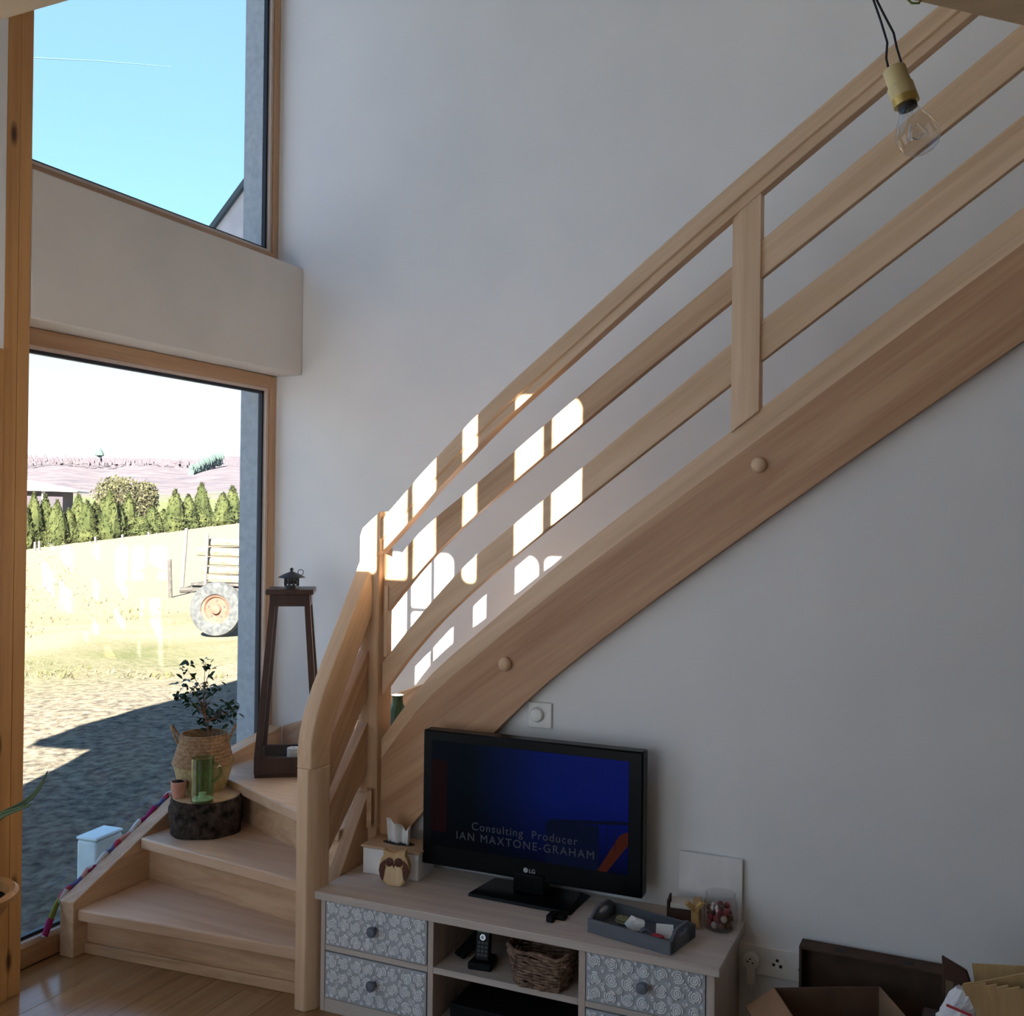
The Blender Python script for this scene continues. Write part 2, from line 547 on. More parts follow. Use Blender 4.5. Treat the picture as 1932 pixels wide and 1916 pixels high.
def obj(name, mb, mat, parent=None, world=True, bevel=0, smooth=True, kind=None, label=None):
    """Link one mesh object; world=True means its points were given in world space."""
    me = bpy.data.meshes.new(name)
    vs = mb.v
    if parent is not None and world:
        inv = world_of(parent).inverted()
        vs = [inv @ v for v in vs]
    elif parent is None:
        c = Vector((sum(v.x for v in vs) / len(vs), sum(v.y for v in vs) / len(vs), min(v.z for v in vs)))
        vs = [v - c for v in vs]
    me.from_pydata([tuple(v) for v in vs], [], mb.f)
    bm = bmesh.new()
    bm.from_mesh(me)
    bmesh.ops.recalc_face_normals(bm, faces=bm.faces)
    bm.to_mesh(me)
    bm.free()
    if smooth:
        me.polygons.foreach_set('use_smooth', [True] * len(me.polygons))
        me.set_sharp_from_angle(angle=R(38))
    me.materials.append(mat)
    o = bpy.data.objects.new(name, me)
    COL.objects.link(o)
    if parent is not None:
        o.parent = parent
    else:
        o.location = c
    if bevel:
        b = o.modifiers.new('bevel', 'BEVEL')
        b.width = bevel
        b.segments = 2
        b.limit_method = 'ANGLE'
        b.angle_limit = R(40)
    if kind:
        o['kind'] = kind
    if label:
        o['label'] = label
    return o


def tag(o, label, cat, group=None, kind=None):
    o['label'] = label
    o['category'] = cat
    if group:
        o['group'] = group
    if kind:
        o['kind'] = kind
    return o


def thing(name, label, cat, loc, rotz=0, group=None):
    o = bpy.data.objects.new(name, None)
    o.empty_display_size = .05
    COL.objects.link(o)
    o.location = loc
    o.rotation_euler = (0, 0, rotz)
    return tag(o, label, cat, group)


def struct(name, mb, mat, bevel=0, parent=None, smooth=True):
    return obj(name, mb, mat, parent, bevel=bevel, kind='structure', smooth=smooth)


def dup(o, name=None, parent=None, loc=None, rot=None, scale=None):
    c = o.copy()
    COL.objects.link(c)
    if name:
        c.name = name
    if parent is not None:
        c.parent = parent
    if loc is not None:
        c.location = loc
    if rot is not None:
        c.rotation_euler = rot
    if scale is not None:
        c.scale = scale
    return c


def sphere_prof(r, n=10, z0=0.0):
    return [(max(1e-4, r * math.sin(math.pi * i / n)), z0 - r * math.cos(math.pi * i / n)) for i in range(n + 1)]


# ------------------------------------------------------------------ the room
XG, XI = -2.862, -2.832       # glass plane, inner face of the window wall
YF, YU, YS = 3.593, 2.88, 2.84  # far wall, wall below the stairs, face of the stair string
XO = -2.975                   # outer face of the window wall
YR, YP = -.58, 2.115          # rear wall, post
XR = 4.0
Z1, Z2 = 2.098, 2.566         # under and top of the white beam
WT = 4.75                     # top of the upper window

fl = struct('floor', MB().box(XI, XR, YR, YF, -.09, -.012), M['card_d'])
pw = .122
k = 0
proto = {}
x = XI + .001
row = 0
while x < 1.2:
    y = YR - random.random() * 1.2
    while y < YF:
        y1 = y + 1.35
        a, b = max(y, YR), min(y1, YF)
        if b - a > .05:
            obj('floor_plank', MB().box(x + .0006, x + pw - .0006, a + .0006, b - .0006, -.012, random.uniform(-.0004, 0)), random.choice(FLOOR_M), fl, bevel=.0008)
        y = y1
    x += pw
    row += 1
obj('floor_plank', MB().box(x, XR, YR, YF, -.012, 0), FLOOR_M[0], fl)

struct('wall_far', MB().box(XO, XR + .2, YF, YF + .25, -.2, 6.4), M['plaster'])
# the wall under the stairs follows the underside of the string
SL = .735


def str_bot(x):
    return 1.081 + (x + 1.11) * SL


wl = [(-1.80, 0), (-1.80, .40), (-1.65, .56), (-1.369, .87), (-1.11, 1.11), (.80, str_bot(.80) + .04), (.80, 0)]
struct('wall_stairs', MB().prism(wl, 'xz', YU, YU + .06), M['plaster'])
struct('wall_right', MB().box(XR, XR + .2, YR, YF, -.2, 6.2), M['plaster'])
# unseen block added beyond the right wall to keep direct sun out
struct('added_sun_block', MB().box(XR + .2, XR + 4.4, -2.2, -.60, -.2, 8.2), M['reveal'])
# two unseen slabs added outside the rear openings: they pass sky light, block sun
struct('added_sun_slab_low', MB().box(-2.75, .9, YR - 3.75, YR - .2, 2.30, 2.45), M['whiteboard'])
struct('added_sun_slab_high', MB().box(1.9, XR + .2, YR - 3.45, YR - .2, 4.85, 5.0), M['whiteboard'])
# rear wall with the high opening the sun comes through and two unseen openings added for daylight
WX0, WX1, WZ0, WZ1 = -.62, .85, 3.35, 4.75
rw = MB()
rw.box(XO, -2.5, YR - .2, YR, -.2, 5.25).box(-2.5, -1.1, YR - .2, YR, 2.15, 5.25).box(-2.5, -1.1, YR - .2, YR, -.2, .05).box(-1.1, WX0, YR - .2, YR, -.2, 5.25)
rw.box(WX0, WX1, YR - .2, YR, -.2, WZ0).box(WX0, WX1, YR - .2, YR, WZ1, 5.25).box(WX1, 2.2, YR - .2, YR, -.2, 5.25)
rw.box(2.2, 3.4, YR - .2, YR, -.2, 2.85).box(2.2, 3.4, YR - .2, YR, 4.65, 5.25).box(3.4, XR + .2, YR - .2, YR, -.2, 5.25)
struct('wall_rear', rw, M['plaster'])
# sloped roof slab
struct('ceiling', MB().prism([(YR - .22, 5.15), (YF + .3, 6.35), (YF + .3, 6.55), (YR - .22, 5.35)], 'yz', XO - .02, XR + .25), M['ceiling'])
# mezzanine floor, its edge cut at 45 degrees towards the stair landing
mz = [(XI + .13, YR), (XI + .13, .990), (-.557, .990), (.80, 2.347), (.80, YU - .02), (XR, YU - .02), (XR, YR)]
ml = struct('ceiling_mezzanine', MB().prism(mz, 'xy', 2.20, 2.45), M['ceiling'])

# window wall: plaster left of the post, white beam between the two windows
lw = MB()
W4 = 4.80
lw.prism([(-2.0, 4.72), (-2.0, 4.82), (-.1, 5.35), (YF + .25, 6.46), (YF + .25, WT), (2.115, WT), (2.115, W4), (YR - .2, W4)], 'yz', XO, XI)
lw.prism([(YR, 3.81), (-2.0, 4.72), (YR, W4)], 'yz', XO, XI)
lw.box(XO, XI, YR - .2, -.2, -.2, W4).box(XO, XI, 1.80, 2.115, -.2, W4).box(XO, XI, -.2, 1.80, 2.05, 2.60)  # unseen openings left of the post, added to let in daylight
lw.box(XI, -2.70, 1.80, YP, 0, 4.9).box(XI, -2.70, YR, -.2, 0, 4.9).box(XI, -2.70, -.2, 1.8, 2.05, 2.60)
struct('wall_left', lw, M['plaster'])
struct('wall_left_lintel', MB().box(XO, XI, 2.115, YF, 2.105, 2.60), M['beam'])
beam = struct('trim_2', MB().box(XI, -2.70, YP + .092, YF, Z1, Z2), M['beam'], bevel=.006)
struct('wall_left_jamb', MB().box(XO, XG - .012, 3.52, YF + .25, -.2, WT), M['reveal'])
struct('wall_left_corner', MB().box(XG - .012, XI, 3.585, YF, -.2, WT), M['plaster'])
struct('wall_left_footing', MB().box(XO, XG - .02, 2.115, YF, -.3, .02), M['reveal'])


def window(name, z0, z1, y0, y1, top_h, bot_h, jamb):
    """Fixed window: wooden frame, pale glazing strip, black gasket, one big pane."""
    root = struct(name, MB().box(XG - .03, XI + .0, y1 - jamb, y1, z0, z1), M['frame_z'], bevel=.003)
    obj('window_frame', MB().box(XG - .03, XI, y0, y1 - jamb, z1 - top_h, z1), M['frame_y'], root, bevel=.003)
    obj('window_frame', MB().box(XG - .03, XI, y0, y1 - jamb, z0, z0 + bot_h), M['frame_y'], root, bevel=.003)
    a, b = y1 - jamb, z1 - top_h
    obj('glazing_strip', MB().box(XG - .012, XI - .012, a - .016, a, z0 + bot_h, b), M['frame_pale'], root)
    obj('glazing_strip', MB().box(XG - .012, XI - .012, y0, a - .016, b - .012, b), M['frame_pale'], root)
    obj('glazing_strip', MB().box(XG - .012, XI - .008, y0, a - .016, z0 + bot_h, z0 + bot_h + .012), M['frame_pale'], root)
    g = MB().box(XG - .016, XG + .004, a - .028, a - .016, z0 + bot_h, b).box(XG - .016, XG + .004, y0, a - .016, b - .024, b - .012).box(XG - .016, XG + .004, y0, a - .016, z0 + bot_h + .012, z0 + bot_h + .024)
    obj('gasket', g, M['gasket'], root)
    obj('pane', MB().box(XG - .006, XG - .002, y0 - .02, a - .002, z0 + bot_h - .004, b + .004), M['glass'], root)
    return root


window('window_1', .0, Z1, YP + .085, 3.585, .056, .070, .038)
window('window_2', 2.60, WT, YP + .085, 3.585, .05, .034, .034)

# window the sun shines through: plate of bars with round-headed lights
C = [(-.373, -.259), (-.233, -.145), (-.125, -.040), (.055, .107), (.237, .333), (.361, .460)]
BZ0, BZ1 = 3.650, 4.232
BOT = [0, 0, 0, 0, .035, .165]
fr = MB()
fr.box(WX0, -.47, YR - .03, YR, WZ0, WZ1).box(.56, WX1, YR - .03, YR, WZ0, WZ1).box(-.47, .56, YR - .03, YR, WZ0, BZ0).box(-.47, .56, YR - .03, YR, BZ1, WZ1)
w3 = struct('window_3', fr, M['whiteboard'])
edges = [-.47] + [e for c in C for e in c] + [.56]
for i in range(0, len(edges), 2):
    obj('window_bar', MB().box(edges[i], edges[i + 1], YR - .03, YR, BZ0, BZ1), M['whiteboard'], w3)
for (a, b), bo in zip(C, BOT):
    r = min(.035, (b - a) * .42)
    if bo:
        obj('window_bar', MB().box(a, b, YR - .03, YR, BZ0, BZ0 + bo), M['whiteboard'], w3)
    for x0, sx in ((a, 1), (b, -1)):
        for z0, sz in ((BZ0, 1), (BZ1, -1)):
            if sz > 0 and r > .03:
                continue
            pts = [(x0, z0)] + [(x0 + sx * r * (1 - math.sin(t)), z0 + sz * r * (1 - math.cos(t))) for t in [math.pi / 2 * q / 6 for q in range(7)]]
            obj('corner_fillet', MB().prism(pts, 'xz', YR - .03, YR), M['whiteboard'], w3)
obj('cross_bar', MB().box(-.233, -.145, YR - .03, YR, 3.590 + .4, 3.604 + .4), M['whiteboard'], w3)

# timber post at the left of the windows, plank lining beside it
post = thing('timber_post', 'tall golden pine post with dark knots at the left of the two windows', 'post', (-2.75, 2.16, 0))
obj('post_half', MB().box(-2.80, -2.698, YP, YP + .045, 0, 5.4), M['pine'], post, bevel=.002)
obj('post_half', MB().box(-2.80, -2.700, YP + .0455, YP + .092, 0, 5.4), M['pine'], post, bevel=.003)
struct('trim_1', MB().box(-2.70, -2.690, 1.4, YP - .004, 0, 1.985), M['pine'], bevel=.002)
struct('baseboard_far', MB().box(.86, XR, YF - .012, YF, 0, .07), M['whiteboard'])


# ------------------------------------------------------------------ staircase
stair = thing('staircase', 'pale beech quarter-turn staircase with rails rising to the right along the white wall', 'staircase', (-1.85, 2.52, 0))


def pl(pts, Y=YS):
    return [(p.x, p.z) for p in (hit(a, b, 1, Y) for a, b in pts)]


def resample(a, xs):
    out = []
    a = sorted(a)
    for x in xs:
        for (x0, z0), (x1, z1) in zip(a, a[1:]):
            if x0 <= x <= x1 or (x < a[0][0] and (x0, z0) == a[0]) or (x > a[-1][0] and (x1, z1) == a[-1]):
                out.append((x, z0 + (z1 - z0) * (x - x0) / (x1 - x0)))
                break
    return out


def smooth_line(pts, it=2):
    for _ in range(it):
        q = [pts[0]]
        for a, b in zip(pts, pts[1:]):
            q += [(a[0] * .75 + b[0] * .25, a[1] * .75 + b[1] * .25), (a[0] * .25 + b[0] * .75, a[1] * .25 + b[1] * .75)]
        pts = q + [pts[-1]]
    return pts


def lin_ext(p, q, x):
    return (x, p[1] + (q[1] - p[1]) / (q[0] - p[0]) * (x - p[0]))


# outer string of the upper flight
st = [(-1.80, .752), (-1.637, .968), (-1.41, 1.155), (-1.151, 1.372), (-.566, 1.806), (.083, 2.290)]
st = smooth_line(st) + [lin_ext(st[-2], st[-1], .80)]
sb = [(-1.80, .345), (-1.651, .525), (-1.369, .842), (-1.11, 1.078), (-.473, 1.556), (.086, 1.955)]
sb = smooth_line(sb) + [lin_ext(sb[-2], sb[-1], .80)]
xs = [-1.80 + 2.6 * i / 40 for i in range(41)]
top, bot = resample(st, xs), resample(sb, xs)
mid = [(x, z - (.062 + .03 * min(1, max(0, (x + 1.9) / 2)))) for x, z in top]
obj('stringer_cap', MB().strip(top, mid, 'xz', YS, YS + .04), M['st_il'], stair, label='paler top lamella of the outer string')
obj('stringer', MB().strip(mid, bot, 'xz', YS, YS + .04), M['st_id'], stair)
for (kx, kz) in ((-1.345, 1.037), (-.571, 1.647)):
    mb = MB()
    mb.T = Matrix.Translation((kx, YS - .004, kz)) @ Matrix.Rotation(R(90), 4, 'X')
    mb.lathe([(.0185, -.004), (.0205, .004)] + [(.0215 * math.cos(t), .004 + .0165 * math.sin(t)) for t in [R(a) for a in (0, 20, 40, 60, 78, 89)]], 20)
    obj('dowel_cap', mb, M['st_zl'], stair)

# handrail: moulded section swept along the curve seen in the rail plane
hp = [(1769, 9), (1340, 376), (1040, 650), (918, 760), (826, 857), (785, 901), (762, 929), (722, 975), (690, 1010)]
ht = smooth_line([(x, z) for x, z in pl(hp, 2.815)][::-1], 2)
ht = ht + [lin_ext(ht[-2], ht[-1], .80)]
path, secs = [], []
for i, (x, z) in enumerate(ht):
    p, q = ht[max(0, i - 1)], ht[min(len(ht) - 1, i + 1)]
    d = Vector((q[0] - p[0], 0, q[1] - p[1])).normalized()
    n = Vector((-d.z, 0, d.x))
    path.append((x, 0, z))
    sec = [(2.822, 0), (2.815, -.006), (2.815, -.048), (2.823, -.052), (2.825, -.077), (2.868, -.077), (2.872, -.052), (2.872, -.006)]
    secs.append([Vector((0, yy, 0)) + n * h for yy, h in sec])
obj('handrail', MB().sweep(path, secs), M['st_il'], stair, bevel=.002)

# two rails, each broken by the middle post
POST0, POST1 = -.655, -.570
b2t = [(1932, 42), (1443, 446), (1385, 500), (1100, 738), (900, 912), (785, 1005), (728, 1085)]
b2b = [(1932, 125), (1440, 521), (1380, 567), (1047, 841), (880, 985), (800, 1065), (722, 1165)]
b3t = [(1932, 216), (1448, 598), (1380, 645), (975, 985), (880, 1060), (800, 1150), (722, 1248)]
b3b = [(1932, 299), (1437, 680), (1378, 725), (975, 1042), (850, 1150), (770, 1240), (715, 1318)]
for tp, bt in ((b2t, b2b), (b3t, b3b)):
    T = smooth_line(pl(tp)[::-1])
    B = smooth_line(pl(bt)[::-1])
    T.append(lin_ext(T[-2], T[-1], .80))
    B.append(lin_ext(B[-2], B[-1], .80))
    for a, b, n in ((-1.797, POST0 + .01, 26), (POST1 - .01, .80, 14)):
        xs = [a + (b - a) * i / n for i in range(n + 1)]
        obj('rail', MB().strip(resample(T, xs), resample(B, xs), 'xz', YS, YS + .028), M['st_il'] if tp is b3t or a > -1 else M['st_i'], stair, bevel=.002)
# middle post
mb = MB().prism([(POST0, YS + .035), (POST0 + .004, YS - .003), (POST0 + .028, YS - .012), (POST1, YS - .012), (POST1, YS + .035)], 'xy', 1.70, 2.372)
for i, v in enumerate(mb.v):
    if v.z > 2:
        v.z = 2.345 + (v.x - POST0) * .80
    else:
        v.z = 1.735 + (v.x - POST0) * .735
obj('baluster_post', mb, M['st_zl'], stair, bevel=.002)

# newel at the turn
obj('newel_post', MB().box(-1.868, -1.796, 2.812, 2.90, .0, 1.39), M['st_z'], stair, bevel=.006)
obj('newel_cap', MB().prism([(-1.872, 1.30), (-1.872, 1.425), (-1.862, 1.452), (-1.835, 1.475), (-1.792, 1.51), (-1.792, 1.375), (-1.80, 1.36)], 'xz', 2.808, 2.874), M['st_zl'], stair, bevel=.008)
obj('batten', MB().box(-1.788, -1.775, 2.835, 2.86, 1.03, 1.262), M['st_zl'], stair)
# newel at the foot, with a broad chamfer towards the room
nx0, nx1, ny0, ny1 = -1.878, -1.818, 2.498, 2.585
sec = [(nx0, ny0), (nx1 - .022, ny0), (nx1, ny0 + .030), (nx1, ny1), (nx0, ny1)]
obj('newel_post', MB().prism(sec, 'xy', 0, .728), M['st_zl'], stair, bevel=.003)
# short steep handrail between the two newels, bending down into the foot newel
hy = smooth_line([(2.541, .728), (2.541, .80), (2.572, .895), (2.70, 1.085), (2.87, 1.335)], 1)
path, secs = [], []
for i, (y, z) in enumerate(hy):
    p, q = hy[max(0, i - 1)], hy[min(len(hy) - 1, i + 1)]
    d = Vector((0, q[0] - p[0], q[1] - p[1])).normalized()
    n = Vector((0, -d.z, d.y))
    path.append((0, y, z))
    sx = [(nx0, .0435), (nx1 - .010, .0435), (nx1, .020), (nx1, -.0435), (nx0, -.0435)]
    secs.append([Vector((xx, 0, 0)) + n * h for xx, h in sx])
obj('handrail', MB().sweep(path, secs), M['st_sl'], stair, bevel=.003)
for (a, b, c, d) in (((2.586, .775), (2.812, 1.050), (2.812, .905), (2.586, .625)), ((2.586, .575), (2.812, .815), (2.812, .655), (2.586, .435))):
    obj('rail', MB().prism([a, b, c, d], 'yz', -1.868, -1.832), M['st_s'], stair, bevel=.002)
obj('stringer', MB().prism([(2.586, .262), (2.812, .585), (2.812, 0), (2.586, 0)], 'yz', -1.872, -1.826), M['st_s'], stair, bevel=.002)

# wall strings: by the window and along the far wall
obj('stringer', MB().prism([(2.452, 0), (2.452, .186), (2.93, .400), (3.20, .515), (3.55, .575), (3.55, .38), (2.62, 0)], 'yz', -2.815, -2.752), M['st_y'], stair, bevel=.003)
obj('stringer', MB().prism([(-2.752, .575), (-2.3, .72), (-1.75, .93), (-1.5, 1.09), (.80, 2.78), (.80, 2.50), (-1.5, .80), (-2.3, .5), (-2.752, .38)], 'xz', 3.553, YF), M['st_i'], stair, bevel=.003)

# treads and risers: three winders seen from the room, the rest up the flight
RISE = .160
XA, XB, YB = -2.752, -1.872, 3.553
nose = {1: ((XB, 2.551), (XA, 2.466)), 2: ((XB, 2.641), (XA, 2.745)), 3: ((XB, 2.713), (XA, 3.106)), 4: ((XB, 2.790), (-2.38, YB)), 5: ((-1.76, 2.882), (-1.97, YB)), 6: ((-1.59, 2.882), (-1.68, YB))}
for k in range(7, 16):
    xk = (RISE * k + .05 - 1.38) / .735 - 1.151
    nose[k] = ((xk, 2.882), (xk, YB))
nose[16] = ((.80, 2.882), (.80, YB))
for k in range(1, 16):
    (a, b), (c, d) = nose[k], nose[k + 1]
    u = Vector((c[0] - a[0], c[1] - a[1], 0))
    nn = Vector((d[0] - c[0], d[1] - c[1], 0)).normalized().cross(Vector((0, 0, 1)))
    if nn.dot(Vector((0, 1, 0)) if k < 3 else Vector((.6, .4, 0))) < 0:
        nn = -nn
    if k < 3:      # run on under the next nosing
        pts = [a, b, (XA, d[1] + .075), (XB, c[1] + .07)]
    elif k == 3:
        pts = [a, b, (XA, YB), (d[0] + .08, YB), (XB, c[1] + .05)]
    elif k == 4:
        pts = [a, b, (d[0] + .075, YB), (c[0] + .05, c[1]), (XB, 2.882)]
    else:
        pts = [a, b, (min(.80, d[0] + .075), YB), (min(.80, c[0] + .075), 2.882)]
    z = RISE * k
    obj('tread', MB().prism(pts, 'xy', z - .040, z), M['tread'] if k < 4 else M['st_y'], stair, bevel=.006)
    A, B = Vector((*a, 0)), Vector((*b, 0))
    n = (B - A).normalized().cross(Vector((0, 0, 1)))
    if n.dot(Vector((-1, 1, 0)) if k < 3 else Vector((.5, .5, 0))) < 0:
        n = -n
    if k < 3 and n.y < 0:
        n = -n
    A, B = A + n * .045, B + n * .045
    if k <= 3:  # keep the ends inside the strings
        t = (B - A)
        A = A + t * ((XB - A.x) / t.x)
        B = A + t * ((XA - A.x) / t.x)
    else:
        t = (B - A)
        yi = 2.882 if k > 4 else 2.78
        A, B = A + t * ((yi - A.y) / t.y), A + t * ((YB - A.y) / t.y)
    z0 = z - RISE
    pts = [(A.x, A.y), (B.x, B.y), (B.x + n.x * .015, B.y + n.y * .015), (A.x + n.x * .015, A.y + n.y * .015)]
    obj('riser', MB().prism(pts, 'xy', z0, z - .040), M['st_x'] if k < 4 else M['st_y'], stair)
# little plinth strip in front of the first riser
obj('plinth_strip', MB().prism([(XB, 2.584), (XA, 2.499), (XA, 2.509), (XB, 2.594)], 'xy', 0, .035), M['st_x'], stair, bevel=.002)

# ------------------------------------------------------------------ things on the stairs
LC = Vector((-2.608, 2.925, RISE * 2))
log = thing('log_stump', 'low round slice of dark barked tree trunk standing on the second stair', 'log', LC)
LH = .130
mb = MB()
prof = []
n = 40
rows = 8
vs, fs = [], []
for i in range(rows + 1):
    for j in range(n):
        a = 2 * math.pi * j / n
        r = .130 + .004 * math.sin(3 * a + 1) + .004 * math.sin(7 * a + i) + random.uniform(-.002, .002)
        r *= 1 - .04 * (abs(i - rows / 2) / (rows / 2)) ** 3
        vs.append((LC.x + r * math.cos(a), LC.y + r * math.sin(a), LC.z + LH * i / rows))
for i in range(rows):
    for j in range(n):
        fs.append((i * n + j, i * n + (j + 1) % n, (i + 1) * n + (j + 1) % n, (i + 1) * n + j))
fs.append(tuple(range(n - 1, -1, -1)))
fs.append(tuple(rows * n + j for j in range(n)))
mb.add(vs, fs)
obj('bark', mb, M['bark'], log)
obj('cut_face', MB().lathe([(.121, LH), (.121, LH + .004)], 40, LC), M['logtop'], log, label='sawn pale wood top')
for a, zz in ((-1.9, .07), (-.75, .06), (-.25, .08)):
    mb = MB()
    mb.T = Matrix.Translation((LC.x + .128 * math.cos(a), LC.y + .128 * math.sin(a), LC.z + zz)) @ Matrix.Rotation(a, 4, 'Z') @ Matrix.Rotation(R(90), 4, 'Y')
    mb.lathe([(.020, -.006), (.016, .004), (.009, .002), (.008, .0)], 14)
    obj('branch_scar', mb, M['bark'], log)
ZL = LC.z + LH + .004

BC = Vector((-2.665, 2.968, ZL))
pb = thing('potted_tree', 'small leafy tree in a tan seagrass belly basket on the log slice', 'potted plant', BC)
body, cuff = [], []
for i in range(17):
    t = i / 16
    r = .080 + .026 * math.sin(min(1, t / .52) * math.pi / 2) if t < .52 else .106 - .022 * (t - .52) / .48
    body.append((r, .205 * t))
rp = []
for i, (r, z) in enumerate(body):
    rp += [(r, z), (r + .0011, z + .0064)]
obj('basket_body', MB().lathe([p for p in rp if p[1] <= .115], 36, BC, True, False), M['basket_b'], pb, label='straw coloured lower half of the basket')
up_ = [p for p in rp if p[1] >= .105]
inner = [(up_[-1][0] - .008, up_[-1][1]), (up_[-1][0] - .010, .165)]
obj('basket_body', MB().lathe([(up_[0][0] + .001, .098), (up_[0][0] + .007, .101)] + [(r + .006 * max(.3, 1 - (z - .1) / .06), z) for r, z in up_] + inner, 36, BC, False, False), M['basket_t'], pb, label='folded tan upper half of the basket')
obj('soil', MB().lathe([(.0715, .16), (.0710, .172), (.03, .178)], 24, BC), M['soil'], pb)
for s in (-1, 1):
    # handles stand up from the rim, left and right as seen from the room
    d = Vector((.84, .54, 0)) * s
    c0 = BC + d * .088
    pts = []
    for i in range(13):
        a = math.pi * i / 12
        pts.append(c0 + Vector((-d.y, d.x, 0)) * .028 * math.cos(a) + d * .030 * math.sin(a) + Vector((0, 0, .178 + .062 * math.sin(a))))
    obj('handle', MB().tube(pts, .0045, 7), M['basket_t'], pb)
base = BC + Vector((0.005, 0, .17))
depth_b = (BC - EYE).dot(fwd)


def at_depth(px, py, dep):
    d = right * (px - W_PX / 2) - up * (py - H_PX / 2) + fwd * F_PX
    return EYE + d * (dep / F_PX)


tips = [(352, 1262, 9), (388, 1248, 4), (396, 1262, 6), (350, 1288, 7), (336, 1308, 10), (352, 1318, 10), (368, 1302, 8), (392, 1298, 8), (404, 1306, 5), (412, 1296, 4), (420, 1342, 10), (410, 1352, 7), (374, 1330, 10), (386, 1345, 14), (398, 1352, 12), (436, 1330, 9), (442, 1340, 6), (428, 1352, 9), (382, 1366, 7), (366, 1326, 6)]
fork = at_depth(391, 1362, depth_b)
trunk_b = at_depth(396, 1398, depth_b + .0)
obj('trunk', MB().tube([Vector((trunk_b.x, trunk_b.y, BC.z + .16)), trunk_b, fork, at_depth(384, 1330, depth_b), at_depth(386, 1290, depth_b)], [.0065, .006, .004, .0028, .0016], 8), M['trunk'], pb)
leafm = bpy.data.meshes.new('leaf')
leafm.from_pydata([(0, 0, 0), (.006, .0055, .002), (.015, .0058, .001), (.024, 0, -.003), (.015, -.0058, .001), (.006, -.0055, .002), (.012, 0, -.0012)], [], [(0, 6, 1), (1, 6, 2), (2, 6, 3), (3, 6, 4), (4, 6, 5), (5, 6, 0)])
leafm.polygons.foreach_set('use_smooth', [True] * 6)
leafm.materials.append(M['leaf'])
bcinv = world_of(pb).inverted()
for px, py, cnt in tips:
    dz = depth_b + random.uniform(-.07, .07)
    tip = at_depth(px, py, dz)
    st_ = fork if py > 1325 else at_depth(385, min(1345, py + 45), depth_b)
    obj('twig', MB().tube([st_, (st_ + tip) / 2 + Vector((0, 0, .006)), tip], [.0015, .0011, .0007], 5), M['trunk'], pb)
    for i in range(int(cnt * 1.75)):
        o = bpy.data.objects.new('leaf', leafm)
        COL.objects.link(o)
        o.parent = pb
        p = tip + Vector((random.gauss(0, .013), random.gauss(0, .013), random.gauss(0, .012)))
        o.location = bcinv @ p
        o.rotation_euler = (random.uniform(-.9, .9), random.uniform(-.9, .9), random.uniform(0, 6.28))
        s = random.uniform(.85, 1.4)
        o.scale = (s, s, s)

JC = at_depth(382, 1497, 3.635)
JC.z = ZL
jug = thing('glass_mug', 'green glass jug with a handle standing on the log before the basket', 'jug', JC)
obj('mug_body', MB().lathe([(.036, 0), (.0395, .004), (.0395, .160), (.0375, .160), (.0372, .010), (.002, .010)], 32, JC, True, True), M['greenglass'], jug)
hd = Vector((.90, .42, 0)).normalized()
obj('handle', MB().tube([JC + hd * (.036 + .030 * math.sin(math.pi * i / 10)) + Vector((0, 0, .148 - .075 * i / 10)) for i in range(11)], .0055, 8), M['greenglass'], jug)
obj('base', MB().lathe([(.036, .0102), (.036, .016), (.034, .0165)], 28, JC), M['wax'], jug, label='pale disc at the bottom of the jug')
tl = tag(obj('tealight', MB().lathe([(.013, 0.0168), (.013, .035), (.0115, .036), (.011, .033), (.002, .033)], 20, JC), M['wax']), 'small white tealight candle inside the green glass jug', 'candle')
PC = at_depth(337, 1496, 3.70)
PC.z = ZL
pot = thing('flower_pot', 'tiny pink clay pot with dark soil at the left of the green jug', 'pot', PC)
obj('pot_body', MB().lathe([(.021, 0), (.027, .030), (.028, .058), (.0255, .058), (.0245, .045)], 24, PC, True, False), M['pinkpot'], pot)
obj('soil', MB().lathe([(.0247, .044), (.0247, .052), (.012, .060), (.004, .062)], 18, PC), M['soil'], pot)

# tall lantern on the third stair
LA = Vector((-2.495, 3.268, RISE * 3))
LROT = R(33)
lan = thing('floor_lantern', 'tall tapering dark wooden lantern with glass sides on the third stair', 'lantern', LA, LROT)
hb, htp, zt = .124, .069, .700
mb = MB()
for a, b in (((-hb, -hb), (hb, -hb + .018)), ((-hb, hb - .018), (hb, hb)), ((-hb, -hb + .018), (-hb + .018, hb - .018)), ((hb - .018, -hb + .018), (hb, hb - .018))):
    mb.box(a[0], b[0], a[1], b[1], .012, .075)
obj('base_frame', mb, M['dark_wood'], lan, world=False, bevel=.002)
obj('base_board', MB().box(-hb + .002, hb - .002, -hb + .002, hb - .002, 0, .03), M['dark_wood'], lan, world=False)
for sx in (-1, 1):
    for sy in (-1, 1):
        q0, q1 = hb, htp + .006
        w = .026
        pts0 = [(sx * q0, sy * q0), (sx * (q0 - w), sy * q0), (sx * (q0 - w), sy * (q0 - w)), (sx * q0, sy * (q0 - w))]
        pts1 = [(sx * q1, sy * q1), (sx * (q1 - w * .85), sy * q1), (sx * (q1 - w * .85), sy * (q1 - w * .85)), (sx * q1, sy * (q1 - w * .85))]
        obj('leg', MB().add([(*p, .073) for p in pts0] + [(*p, zt) for p in pts1], [(0, 1, 2, 3), (7, 6, 5, 4)] + [(i, 4 + i, 4 + (i + 1) % 4, (i + 1) % 4) for i in range(4)]), M['dark_wood'], lan, world=False, bevel=.0015)
